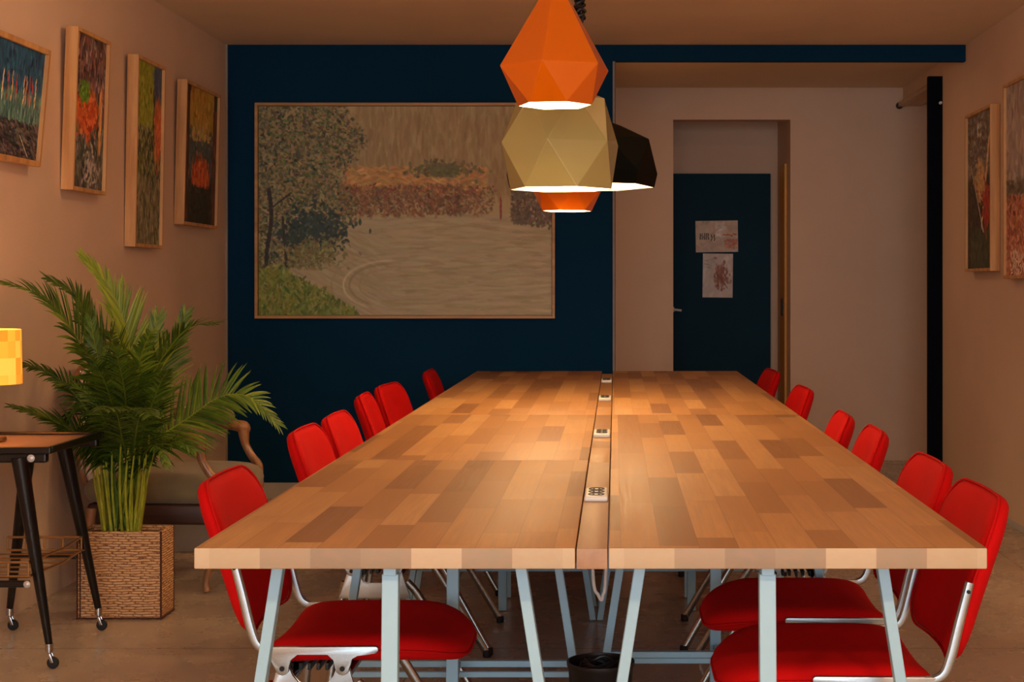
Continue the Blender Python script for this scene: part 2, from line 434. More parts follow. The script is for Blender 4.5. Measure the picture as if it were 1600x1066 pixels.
# ------------------------------------------------------------------ painted canvases
rng = np.random.default_rng(11)
class Cv:
    def __init__(s, w, h, c, k=2.0):
        s.k = k; w = int(w * k); h = int(h * k); s.w, s.h = w, h; s.a = np.zeros((h, w, 3)); s.a[:] = c
        s.yy, s.xx = np.mgrid[0:h, 0:w]
    def dab(s, x, y, L, W, ang, c, al=.8):
        if s.k > 1: x *= s.k; y *= s.k; L = max(2.0, L * 1.35); W *= 1.6; c = np.array(c) + rng.normal(0, 11)
        r = int(max(L, W)) + 2
        x0, x1, y0, y1 = max(0, int(x) - r), min(s.w, int(x) + r + 1), max(0, int(y) - r), min(s.h, int(y) + r + 1)
        if x0 >= x1 or y0 >= y1: return
        X = s.xx[y0:y1, x0:x1] - x; Y = s.yy[y0:y1, x0:x1] - y
        ca, sa = math.cos(ang), math.sin(ang)
        d = ((X * ca + Y * sa) / L) ** 2 + ((-X * sa + Y * ca) / W) ** 2
        k = np.clip((1.15 - d) * 3, 0, 1)[..., None] * al
        s.a[y0:y1, x0:x1] = s.a[y0:y1, x0:x1] * (1 - k) + np.array(c) * k
    def many(s, n, fn):
        for _ in range(int(n * 1.25) if s.k > 1 else n):
            r = fn()
            if r: s.dab(*r)
def jit(c, j=14): 
    d = rng.normal(0, j); return [max(0, min(255, v + d + rng.normal(0, j * .45))) for v in c]
U = rng.uniform
def paintmat(name):
    m = N(name); at = m.n('ShaderNodeAttribute', attribute_name='paint')
    m.l(at.outputs['Color'], m.b.inputs['Base Color']); m.set(Roughness=.55)
    co = m.coord(); m.bump(m.noise(140, 3, co), .15, .002); return m.m
M['paint'] = paintmat('oil_paint')
def canvas(cv, w, h, parent, y, name='canvas', m=None, gain=1.0):
    """picture plane facing -y, centred at local (0,y,0), with a thin edge"""
    W, Hh = cv.w, cv.h
    xs = np.linspace(-w / 2, w / 2, W); zs = np.linspace(h / 2, -h / 2, Hh)
    lum = cv.a.mean(axis=2) / 255
    V = np.zeros((Hh, W, 3)); V[..., 0] = xs[None, :]; V[..., 2] = zs[:, None]; V[..., 1] = y - lum * .0003
    idx = np.arange(W * Hh).reshape(Hh, W)
    q = np.stack([idx[:-1, :-1], idx[1:, :-1], idx[1:, 1:], idx[:-1, 1:]], -1).reshape(-1, 4)
    me = bpy.data.meshes.new(name)
    nb = W * Hh
    back = np.array([(-w / 2, y + .012, h / 2), (w / 2, y + .012, h / 2), (w / 2, y + .012, -h / 2), (-w / 2, y + .012, -h / 2)])
    verts = np.vstack([V.reshape(-1, 3), back])
    faces = [tuple(f) for f in q.tolist()] + [(nb, nb + 1, nb + 2, nb + 3)]
    tl, tr, br, bl = idx[0, 0], idx[0, -1], idx[-1, -1], idx[-1, 0]
    faces += [tuple(idx[0, ::-1].tolist()) [::-1] + (nb + 1, nb), tuple(idx[-1, :].tolist())[::-1] + (nb + 3, nb + 2),
              tuple(idx[:, 0].tolist())[::-1] + (nb, nb + 3), tuple(idx[:, -1].tolist()) + (nb + 2, nb + 1)]
    me.from_pydata(verts.tolist(), [], faces)
    ca = me.color_attributes.new('paint', 'FLOAT_COLOR', 'POINT')
    c = np.clip(cv.a / 255, 0, 1); c = np.where(c <= .04045, c / 12.92, ((c + .055) / 1.055) ** 2.4) * gain
    full = np.ones((nb + 4, 4)); full[:nb, :3] = c.reshape(-1, 3); full[nb:, :3] = .5
    ca.data.foreach_set('color', full.ravel())
    me.materials.append(m or M['paint'])
    o = bpy.data.objects.new(name, me); COL.objects.link(o); o.parent = parent
    return o
def frame_mesh(w, h, fw, d, y0, m, parent, lip=.003):
    """box frame: outer w x h, strip width fw, front at y0-d .. back y0"""
    bm = bmesh.new()
    box(bm, -w / 2, -w / 2 + fw, y0 - d, y0, -h / 2, h / 2, .0015)
    box(bm, w / 2 - fw, w / 2, y0 - d, y0, -h / 2, h / 2, .0015)
    box(bm, -w / 2 + fw, w / 2 - fw, y0 - d, y0, h / 2 - fw, h / 2, .0015)
    box(bm, -w / 2 + fw, w / 2 - fw, y0 - d, y0, -h / 2, -h / 2 + fw, .0015)
    box(bm, -w / 2 + fw, w / 2 - fw, y0 - .006, y0 - .001, -h / 2 + fw, h / 2 - fw)
    return finish('frame', bm, m, parent)

# the large landscape ------------------------------------------------
def big_picture():
    W, Hh = 440, 316
    cv = Cv(W, Hh, (176, 152, 116), 1)
    sx, sy = W / 462, Hh / 334     # picture px -> canvas px
    def px(x, y): return (x - 402) * sx, (y - 165) * sy
    # hazy sky, vertical strokes
    def sky():
        x, y = U(0, W), U(0, 140)
        c = jit((160, 134, 98) if U() < .6 else (146, 116, 82), 7)
        return x, y, U(6, 18), U(1.4, 3.0), PI / 2 + U(-.12, .12), c, .35
    cv.many(3000, sky)
    # river / snow field
    def river():
        x, y = U(60, W), U(160, Hh)
        edge = 168 - (x - 150) * .02
        if y < edge: return
        c = jit((178, 160, 134) if U() < .7 else (160, 140, 112), 7)
        a = U(-.12, .12) + (.5 if (x < 190 and y > 190) else 0)
        return x, y, U(8, 24), U(1.4, 3), a, c, .4
    cv.many(3800, river)
    for r, cc in ((40, (150, 128, 100)), (46, (206, 190, 162)), (58, (160, 140, 112)), (30, (168, 146, 116))):
        for k in range(46):
            a = PI * .5 + k / 46 * PI * .85
            cv.dab(196 + math.cos(a) * r * 1.5, 252 - math.sin(a) * r * .8 + 18, 6, 1.5, -a + PI / 2, jit(cc, 6), .28)
    # ochre band, distant shore
    def shore():
        x, y = px(U(540, 760), U(262, 305)); return x, y, U(3, 8), U(1.2, 2.4), U(-.6, .6), jit((190, 138, 84), 14), .7
    cv.many(700, shore)
    def reeds():
        x = U(525, 775); y = U(292, 338 - (x - 640) * .02); fade = 1 if x < 700 else (775 - x) / 75
        if U() > fade + .2: return
        a, b = px(x, y)
        c = [(116, 84, 66), (142, 84, 60), (92, 76, 54), (160, 112, 70), (118, 70, 60)][int(U(0, 5))]
        return a, b + U(-3, 3), U(1.5, 5), U(.9, 2.2), U(.2, 2.9), jit(c, 12), U(.3, .7)
    cv.many(1700, reeds)
    def bush():
        x, y = px(rng.normal(690, 22), rng.normal(265, 6)); return x, y, U(2, 5), U(1.4, 3), U(0, PI), jit((104, 98, 66), 10), .75
    cv.many(260, bush)
    def rightbush():
        x, y = px(U(800, 864), 0); t = (x / sx + 402 - 800) / 64
        y = (U(290, 345 + t * 8) - 165 + 6) * sy; return x, y, U(2, 5), U(1.2, 2.4), U(0, PI), jit((104, 84, 72), 14), .75
    cv.many(500, rightbush)
    # the tree
    def tree():
        x = U(400, 575); y = U(165, 425)
        lim = 560 - 18 * math.sin(y * .05) - max(0, (y - 300)) * .35
        if x > lim - abs(rng.normal(0, 14)): return
        a, b = px(x, y)
        c = [(92, 88, 62), (120, 116, 78), (66, 62, 50), (146, 134, 96), (108, 92, 66), (52, 66, 58), (150, 120, 86), (78, 96, 54)][int(U(0, 8))]
        return a, b, U(1.4, 4.4), U(.9, 2.2), U(0, PI), jit(c, 16), U(.4, .85)
    cv.many(6500, tree)
    def shade():
        a, b = px(rng.normal(485, 26), rng.normal(362, 18)); return a, b, U(3, 6), U(1.4, 2.6), U(0, PI), jit((44, 62, 60), 8), .8
    cv.many(420, shade)
    for k in range(60):
        t = k / 60; a, b = px(418 + 4 * math.sin(t * 5), 300 + t * 120); cv.dab(a, b, 6, 3.2 * (1 - t * .2), PI / 2, jit((46, 40, 36), 6), .85)
    for k in range(40):
        t = k / 40; a, b = px(440 + t * 6, 345 + t * 75); cv.dab(a, b, 5, 2.0, PI / 2, jit((52, 46, 40), 6), .8)
    for k in range(30):
        t = k / 30; a, b = px(418 + t * 34, 330 - t * 26); cv.dab(a, b, 4, 1.4, -.7, jit((56, 48, 42), 6), .8)
    def lowtree():
        a, b = px(rng.normal(490, 22), rng.normal(400, 12)); return a, b, U(2, 5), U(1, 2), U(0, PI), jit((128, 118, 78), 18), .7
    cv.many(420, lowtree)
    # grass bank
    def grass():
        x = U(400, 560); y = U(418, 498); lim = 425 + max(0, x - 440) * .58
        if y < lim + rng.normal(0, 3): return
        a, b = px(x, y); c = [(110, 122, 44), (132, 138, 58), (86, 104, 44), (150, 140, 70)][int(U(0, 4))]
        return a, b, U(3, 8), U(1.2, 2.2), PI / 2 + U(-1.0, 1.0), jit(c, 12), .8
    cv.many(2300, grass)
    # red buoy-like mark
    for k in range(14):
        a, b = px(783, 312 + k * 2.4); cv.dab(a, b, 3, 1.0 + .9 * math.sin(PI * k / 14), PI / 2, jit((140, 54, 60), 8), .85)
    return cv
sb = 274 + 1.5
X0, X1 = (397 - VX) / sb, (867 - VX) / sb; Z1, Z0 = H + (445 - 160) / sb, H - (498 - 445) / sb
pw, ph = X1 - X0, Z1 - Z0
t = thing('landscape_painting', 'large framed landscape of a tree beside a pale river on the navy wall', 'painting', ((X0 + X1) / 2, YB, (Z0 + Z1) / 2))
frame_mesh(pw, ph, .017, .038, -.001, M['frame_gold'], t)
canvas(big_picture(), pw - .040, ph - .040, t, -.022, gain=np.array([1.22, 1.38, 1.2]))

def pic_harbour():
    cv = Cv(150, 120, (30, 74, 104))
    cv.many(900, lambda: (U(0, 150), U(0, 62), U(4, 12), U(1, 3), PI / 2 + U(-.4, .4), jit((28, 84, 118) if U() < .6 else (22, 52, 84), 12), .6))
    cv.many(900, lambda: (U(0, 150), U(50, 90), U(4, 14), U(1, 2.2), PI / 2 + U(-.2, .2), jit((96, 132, 120) if U() < .6 else (56, 92, 92), 16), .65))
    cv.many(900, lambda: (U(0, 150), U(82, 120), U(4, 10), U(1, 2.6), U(0, .7), jit([(44, 36, 48), (80, 66, 70), (30, 34, 40), (110, 96, 84)][int(U(0, 4))], 12), .7))
    for x, c in ((96, (220, 168, 110)), (103, (214, 120, 70)), (112, (160, 52, 40)), (120, (190, 40, 38)), (130, (228, 190, 140)), (62, (212, 160, 104)), (50, (170, 60, 44)), (36, (226, 190, 140)), (74, (180, 50, 44))):
        for k in range(10): cv.dab(x + U(-1.5, 1.5), 34 + k * 2.6 + U(-2, 2), 5, 1.4, PI / 2, jit(c, 16), .8)
    for k in range(30): cv.dab(96 + k * .9, 96 + k * .7, 3, 1.1, .6, jit((170, 168, 150), 12), .7)
    return cv
def pic_abstract():
    cv = Cv(90, 150, (86, 68, 66))
    cv.many(1500, lambda: (U(0, 90), U(0, 64), U(3, 11), U(1.4, 4), PI / 2 + U(-.5, .5), jit([(70, 52, 54), (150, 134, 132), (48, 36, 44), (110, 84, 80), (128, 78, 60)][int(U(0, 5))], 12), .7))
    cv.many(1200, lambda: (U(0, 90), U(88, 150), U(3, 11), U(1.2, 3.4), PI / 2 + U(-.4, .4), jit([(70, 84, 70), (52, 56, 56), (132, 124, 116), (92, 90, 74), (60, 50, 52)][int(U(0, 5))], 12), .7))
    cv.many(500, lambda: (rng.normal(38, 12), rng.normal(76, 9), U(4, 9), U(2, 4), U(0, PI), jit((184, 88, 40), 16), .7))
    cv.many(160, lambda: (rng.normal(30, 6), rng.normal(55, 5), U(3, 6), U(1.4, 3), U(0, PI), jit((88, 130, 40), 14), .75))
    cv.many(80, lambda: (rng.normal(78, 2), U(50, 110), U(6, 12), U(1, 1.6), PI / 2, jit((206, 150, 90), 14), .7))
    cv.many(60, lambda: (rng.normal(50, 10), rng.normal(128, 12), U(3, 6), U(1.4, 3), U(0, PI), jit((170, 160, 156), 14), .7))
    return cv
def pic_green():
    cv = Cv(76, 176, (86, 82, 48))
    cv.many(3000, lambda: (U(0, 76), U(0, 176), U(3, 9), U(.9, 2.0), PI / 2 + U(-.5, .5), jit([(112, 116, 44), (48, 50, 34), (136, 124, 76), (66, 78, 40), (152, 148, 110), (34, 34, 32)][int(U(0, 6))], 12), .75))
    cv.many(600, lambda: (U(0, 50), U(0, 60), U(3, 9), U(1, 2), PI / 2 + U(-.4, .4), jit((138, 144, 40), 16), .7))
    cv.many(400, lambda: (rng.normal(66, 5), rng.normal(60, 16), U(3, 8), U(1, 2), PI / 2, jit((184, 96, 50), 16), .7))
    cv.many(200, lambda: (rng.normal(64, 6), rng.normal(12, 8), U(3, 8), U(1.4, 2.6), PI / 2, jit((62, 74, 100), 12), .7))
    cv.many(700, lambda: (U(0, 76), U(110, 176), U(4, 9), U(1, 2), PI / 2, jit((140, 132, 100) if U() < .6 else (70, 70, 50), 12), .6))
    return cv
def pic_fire():
    cv = Cv(90, 130, (46, 34, 30))
    cv.many(900, lambda: (U(16, 78), U(0, 50), U(4, 10), U(2, 4), PI / 2, jit((166, 132, 50), 12), .7))
    cv.many(900, lambda: (U(16, 76), U(42 , 84), U(4, 10), U(2, 4), PI / 2 + U(-.4, .4), jit((72, 82, 80), 10), .7))
    cv.many(300, lambda: (rng.normal(46, 11), rng.normal(46, 4), U(3, 6), U(2, 3), U(0, PI), jit((170, 144, 80), 10), .7))
    cv.many(260, lambda: (U(16, 76), rng.normal(56, 4) + abs(U(-1, 1)) * 6, U(3, 6), U(2, 3), U(0, PI), jit((70, 80, 80), 8), .7))
    cv.many(320, lambda: (rng.normal(46, 10), rng.normal(84, 8), U(3, 7), U(1.6, 3), PI / 2 + U(-.5, .5), jit((186, 84, 38), 18), .75))
    cv.many(800, lambda: (U(0, 90), U(96, 130), U(3, 8), U(1.4, 3), U(0, PI), jit((40, 36, 26), 8), .8))
    cv.many(500, lambda: (U(0, 12), U(0, 130), U(5, 12), U(1.6, 3), PI / 2, jit((74, 40, 26), 8), .8))
    cv.many(400, lambda: (U(80, 90), U(20, 130), U(5, 12), U(1.6, 3), PI / 2, jit((84, 42, 26), 8), .8))
    return cv
def pic_dancer():
    cv = Cv(84, 150, (66, 58, 52))
    cv.many(1500, lambda: (U(0, 84), U(0, 74), U(3, 9), U(1.2, 2.6), U(0, PI), jit([(104, 96, 88), (76, 66, 60), (128, 118, 104)][int(U(0, 3))], 12), .7))
    cv.many(1500, lambda: (U(0, 84), U(64, 150), U(3, 9), U(1.2, 2.6), U(0, PI), jit([(50, 34, 26), (60, 44, 34), (44, 42, 34)][int(U(0, 3))], 10), .75))
    cv.many(500, lambda: (U(10, 84), U(112, 150), U(3, 8), U(1.2, 2.4), PI / 2, jit((62, 70, 48), 10), .6))
    for k in range(80):
        t = k / 80; cv.dab(74 - t * 26 + U(-1, 1), 26 + t * 84, 6, 2.6 - t, 1.85, jit((198, 168, 138), 14), .8)
        cv.dab(12 + t * 42, 50 + t * 64, 5, 1.6, .9, jit((164, 148, 126), 14), .7)
    cv.many(200, lambda: (rng.normal(44, 8), rng.normal(66, 8), U(3, 7), U(1.4, 3), U(0, PI), jit((176, 140, 96), 14), .7))
    cv.many(160, lambda: (rng.normal(64, 5), rng.normal(92, 10), U(3, 7), U(1.4, 3), PI / 2, jit((150, 48, 28), 14), .8))
    cv.many(40, lambda: (40 + 6 * math.cos(U(0, 6.28)), 16 + 6 * math.sin(U(0, 6.28)), 3, 1.2, U(0, PI), jit((180, 176, 160), 8), .8))
    return cv
def pic_pink():
    cv = Cv(110, 150, (150, 132, 122))
    cv.many(1500, lambda: (U(0, 110), U(0, 84), U(5, 14), U(2, 4), PI / 2 + U(-.3, .3), jit([(150, 138, 132), (134, 120, 118), (168, 152, 140)][int(U(0, 3))], 8), .7))
    cv.many(300, lambda: (U(0, 110), rng.normal(82, 3), U(3, 8), U(1.4, 3), U(-.4, .4), jit((96, 88, 76), 10), .7))
    cv.many(2000, lambda: (U(0, 110), U(88, 150), U(2, 7), U(1.2, 2.6), U(0, PI), jit([(176, 110, 82), (150, 84, 62), (196, 142, 112), (128, 70, 54)][int(U(0, 4))], 14), .75))
    cv.many(80, lambda: (U(10, 60), U(130, 150), 4, 1.1, U(0, PI), jit((214, 200, 184), 8), .8))
    return cv

def side_picture(name, label, xw, y0, y1, z0, z1, depth, fn, lean, side, fw=.016):
    """side=-1: on the left wall; side=+1: right wall. y0<y1 range along the wall"""
    w, h = y1 - y0, z1 - z0
    t = thing(name, label, 'painting', (xw, (y0 + y1) / 2, z0))
    # local frame: canvas faces -y; rotate so it faces the room
    t.rotation_euler = (0, 0, PI / 2 if side < 0 else -PI / 2)
    t.rotation_euler = (math.asin(lean / h), 0, t.rotation_euler.z)
    e = Matrix.Translation((0, 0, h / 2))
    f = frame_mesh(w, h, fw, depth, -.002, M['frame_wood'], t)
    c = canvas(fn(), w - 2 * fw, h - 2 * fw, t, -depth + .012, gain=1.5)
    for o in (f, c): o.location = (0, 0, h / 2)
    return t
def ys(s): return F / s
side_picture('wall_painting', 'blue and turquoise harbour painting cut by the left photo edge, above the orange lamp', LW, ys(455), ys(414), 1.668, 2.11, .05, pic_harbour, .04, -1, .02)
side_picture('wall_painting', 'brown abstract painting with an orange patch in a deep pine frame above the palm', LW, ys(391), ys(367), 1.602, 2.256, .05, pic_abstract, .022, -1)
side_picture('wall_painting', 'tallest narrow yellow-green painting in pine frame on the left wall', LW, ys(346), ys(326), 1.393, 2.263, .05, pic_green, .015, -1)
side_picture('wall_painting', 'painting of a yellow sky and orange fire nearest the navy wall', LW, ys(311), ys(286.5), 1.525, 2.255, .05, pic_fire, .018, -1)
side_picture('wall_painting', 'dark painting of a pale twisting figure on the right wall beside the navy post', RW, ys(301), ys(280.5), 1.292, 2.16, .05, pic_dancer, .0, 1)
side_picture('wall_painting', 'grey and brick pink painting cut off by the right photo edge', RW, ys(352), ys(311), 1.25, 2.222, .05, pic_pink, .0, 1)

# posters on the door
def poster(label, x0, x1, y0, y1, fn, tilt):
    s = 209.4
    w, h = (x1 - x0) / s, (y1 - y0) / s
    cv = fn()
    t = thing('poster', label, 'poster', ((( x0 + x1) / 2 - VX) / s, YC - .0478, H - ((y0 + y1) / 2 - VY) / s))
    t.rotation_euler = (0, tilt, 0)
    W, Hh = cv.w, cv.h
    o = canvas(cv, w, h, t, 0, 'sheet', gain=1.45)
    for v in o.data.vertices:
        if v.co.y > .01: v.co.y = .0015
        else: v.co.y -= .0025 * abs(math.sin(v.co.x * 26 + v.co.z * 11))
    return t
def sheet_a():
    cv = Cv(64, 48, (196, 176, 158))
    cv.many(160, lambda: (U(0, 64), U(0, 48), U(5, 12), U(3, 6), U(0, PI), jit((186, 166, 148), 10), .4))
    cv.many(30, lambda: (U(30, 44), U(2, 24), 5, 2.5, U(0, PI), jit((212, 204, 196), 4), .5))
    for x in (7, 10, 13, 16, 19, 24, 28): 
        for k in range(4): cv.dab(x + U(-.6, .6), 20 + k * 2.4 + (2 if x > 20 else 0), 2.2, 1.1, PI / 2 + U(-.5, .5), (40, 30, 28), .85)
    for x in range(42, 62, 3): cv.dab(x, 22 + U(-1.5, 1.5), 2.4, 1.6, U(-.3, .3), (176, 72, 40), .85)
    cv.many(60, lambda: (U(44, 62), U(28, 42), 3, 1.6, U(0, PI), jit((186, 116, 100), 8), .6))
    return cv
def sheet_b():
    cv = Cv(46, 68, (190, 178, 170))
    cv.many(120, lambda: (U(0, 46), U(0, 68), U(4, 10), U(2, 4), U(1, 2.2), jit((196, 186, 180), 8), .4))
    cv.many(120, lambda: (rng.normal(27, 5), rng.normal(34, 10), U(2, 6), U(1, 2.4), PI / 2 + U(-.3, .3), jit((140, 88, 70), 10), .6))
    for k in range(16): cv.dab(33 + 4 * math.sin(k * .5), 22 + k * 2, 2.5, .9, 1.2, (120, 62, 50), .8)
    cv.many(14, lambda: (U(4, 20), U(8, 24), 5, .6, 0, (150, 140, 136), .6))
    return cv
poster('crumpled pale poster with black lettering, upper one on the navy door', 1087, 1153, 345, 394, sheet_a, math.radians(-.8))
poster('pale poster with a reddish figure, lower one on the navy door', 1098, 1145, 396.5, 465, sheet_b, math.radians(.6))

# ------------------------------------------------------------------ the long table
YN, Y1, Y2, YE = F / 858, F / 571, F / 423, F / 281
TH = .0385
XL0, XL1, XR0, XR1 = -.7675, -.0725, -.0117, .6785
def endgrain():
    m = N('pale_sawn_end_grain'); co = m.coord()
    sp = m.n('ShaderNodeSeparateXYZ'); m.l(co, sp.inputs[0])
    xi = m.math('FLOOR', m.math('DIVIDE', m.math('ADD', sp.outputs[0], 10), .092))
    wn = m.n('ShaderNodeTexWhiteNoise', noise_dimensions='1D'); m.l(xi, wn.inputs['W'])
    base = m.ramp(wn.outputs[0], [(0, srgb((134, 118, 98))), (.14, srgb((158, 140, 114))), (.3, srgb((184, 166, 134))), (1, srgb((194, 176, 144)))])
    g = m.noise(1, 5, m.scale(co, (30, 30, 60)), .6)
    m.col(m.mix(m.math('MULTIPLY', m.ramp(g, [(.4, 0.0), (.7, 1.0)]), .25), base, srgb((186, 138, 110))))
    m.set(Roughness=.6); return m.m
M['endgrain'] = endgrain()
def tabletop(x0, x1, y0, y1, m, label):
    bm = bmesh.new(); g = .002
    box(bm, x0, x1, y0 + g, y1 - g, TT - TH, TT, .0025, seg=2)
    for f in bm.faces:
        f.normal_update()
        if abs(f.normal.y) > .7: f.material_index = 1
    for v in bm.verts: v.co -= Vector((x0, y0, 0))
    g = 0; o = finish('tabletop', bm, [m, M['endgrain']], None, True, (x0, y0, 0))
    return tag(o, label, 'tabletop', 'beech butcher block tabletops of the long table')
tabletop(XL0, XL1, YN, Y1, M['block_a'], 'nearest left-hand butcher block tabletop, in front of the cross seam')
tabletop(XL0, XL1, Y1, Y2, M['block_b'], 'middle left-hand butcher block tabletop between the two cross seams')
tabletop(XL0, XL1, Y2, YE, M['block_a'], 'far left-hand butcher block tabletop ending near the navy wall')
tabletop(XR0, XR1, YN, Y2, M['block_b'], 'long near right-hand butcher block tabletop with the front corner')
tabletop(XR0, XR1, Y2, YE, M['block_a'], 'far right-hand butcher block tabletop ending near the navy door')
def strip(y0, y1, m, label):
    bm = bmesh.new(); box(bm, XL1 + .0022, XR0 - .0022, y0 + .001, y1 - .001, TT - TH - .0, TT - .0012, .0015)
    for v in bm.verts: v.co -= Vector((XL1, y0, 0))
    return tag(finish('filler_board', bm, m, None, True, (XL1, y0, 0)), label, 'board', 'filler boards down the middle of the table')
strip(YN, F / 577, M['strip_grey'], 'nearest greyish filler board between the tabletops, holding the front socket')
strip(F / 577, F / 508, M['strip_wood'], 'short reddish filler board just beyond the front socket')
strip(F / 508, Y2, M['strip_wood'], 'filler board holding the second socket, before the far tabletops')
strip(Y2, YE - .25, M['strip_wood'], 'long far filler board with two small sockets on it')
def outlet(s, label, m=None):
    y = F / s; L = .15 if s > 600 else .17
    t = thing('table_socket', label, 'socket', ((XL1 + XR0) / 2, y, TT - .0012), 0, 'sockets along the middle of the table')
    bm = bmesh.new(); box(bm, -.026, .026, -L / 2, L / 2, 0, .012, .004, seg=3); finish('housing', bm, M['white'], t, True)
    for k, yy in enumerate((-.042, .004, .048)):
        bm = bmesh.new(); lathe(bm, [(.0185, 0), (.0185, .0022), (.0155, .0022), (.0145, -.0)], 20, (0, yy, .0115), True, True)
        lathe(bm, [(.0025, 0), (.0025, .0015)], 8, (-.006, yy, .0118)); lathe(bm, [(.0025, 0), (.0025, .0015)], 8, (.006, yy, .0118))
        finish('socket', bm, M['socket'], t, True)
    return t
o = outlet(690, 'white power socket block nearest the camera, on the greyish board')
outlet(489, 'second power socket block from the front, near the middle of the table')
outlet(373, 'third power socket block, just beyond the far cross seam')
outlet(315, 'farthest power socket block, close to the navy wall')

# trestles -----------------------------------------------------------
def bar(bm, a, b, w, d=None):
    """rectangular tube between points; w along x-ish, d along y-ish"""
    a, b = Vector(a), Vector(b); d = d or w
    ax = Vector((1, 0, 0)); ay = Vector((0, 1, 0))
    t = (b - a).normalized()
    if abs(t.x) > .8: ax = Vector((0, 0, 1))
    elif abs(t.y) > .8: ay = Vector((0, 0, 1))
    vs = [bm.verts.new(p + ax * sx * w / 2 + ay * sy * d / 2) for p in (a, b) for sx, sy in ((-1, -1), (1, -1), (1, 1), (-1, 1))]
    fs = [bm.faces.new(vs[:4]), bm.faces.new(vs[4:])]
    for k in range(4): fs.append(bm.faces.new((vs[k], vs[(k + 1) % 4], vs[4 + (k + 1) % 4], vs[4 + k])))
    es = list({e for f in fs for e in f.edges}); bmesh.ops.bevel(bm, geom=es, offset=.002, segments=2, affect='EDGES', profile=.5)
ZT = TT - TH
def make_trestle(label, loc, group):
    t = thing('trestle', label, 'trestle', loc, 0, group)
    tl = M['trestle']
    bm = bmesh.new(); bar(bm, (-.255, 0, ZT - .0125), (.255, 0, ZT - .0125), .024, .03); finish('top_rail', bm, tl, t); bm = bmesh.new(); bar(bm, (0, -.0155, ZT - .0125), (0, -.14, ZT - .0125), .024, .024); finish('stub_rail', bm, tl, t)
    for sx in (-1, 1):
        bm = bmesh.new(); bar(bm, (sx * .235, 0, ZT - .022), (sx * .34, .0, .004), .022, .03)
        finish('leg', bm, tl, t)
    bm = bmesh.new(); bar(bm, (0, -.12, ZT - .022), (0, -.16, .004), .031, .026); finish('leg', bm, tl, t)
    for k, (z, y) in enumerate(((.205, -.004), (.182, -.028))):
        bm = bmesh.new(); q = .31
        if k == 0: bar(bm, (-q + .005, 0, z), (q - .005, 0, z), .017, .02)
        else: bar(bm, (-q, -.024, z), (q, -.024, z), .015, .014)
        finish('crossbar', bm, tl, t)
    bm = bmesh.new(); bar(bm, (0, 0, .205), (0, -.15, .19), .016, .016); finish('crossbar', bm, tl, t)
    return t
GX = 'pale blue trestles under the long table'
tr0 = make_trestle('nearest left trestle, pale blue metal, under the front left tabletop', (-.42, F / 800, 0), GX)
for x, s, rz_, lab in ((.285, 800, 0, 'nearest right trestle, pale blue metal, under the front right tabletop'),
                  (-.42, 583, 0, 'second pale blue trestle from the front in the left row'),
                  (.285, 569, PI, 'second pale blue trestle from the front in the right row'),
                  (-.42, F / 5.58, PI, 'third trestle of the left row, just before the far cross seam'),
                  (.285, F / 5.58, PI, 'third trestle of the right row, just before the far cross seam'),
                  (-.42, F / 5.82, PI, 'fourth trestle of the left row, just beyond the far cross seam'),
                  (.285, F / 5.82, PI, 'fourth trestle of the right row, just beyond the far cross seam'),
                  (-.42, F / 8.29, PI, 'farthest trestle of the left row, by the navy wall'),
                  (.285, F / 8.29, PI, 'farthest trestle of the right row, by the navy wall')):
    dup(tr0, (x, F / s, 0), rz_, lab)

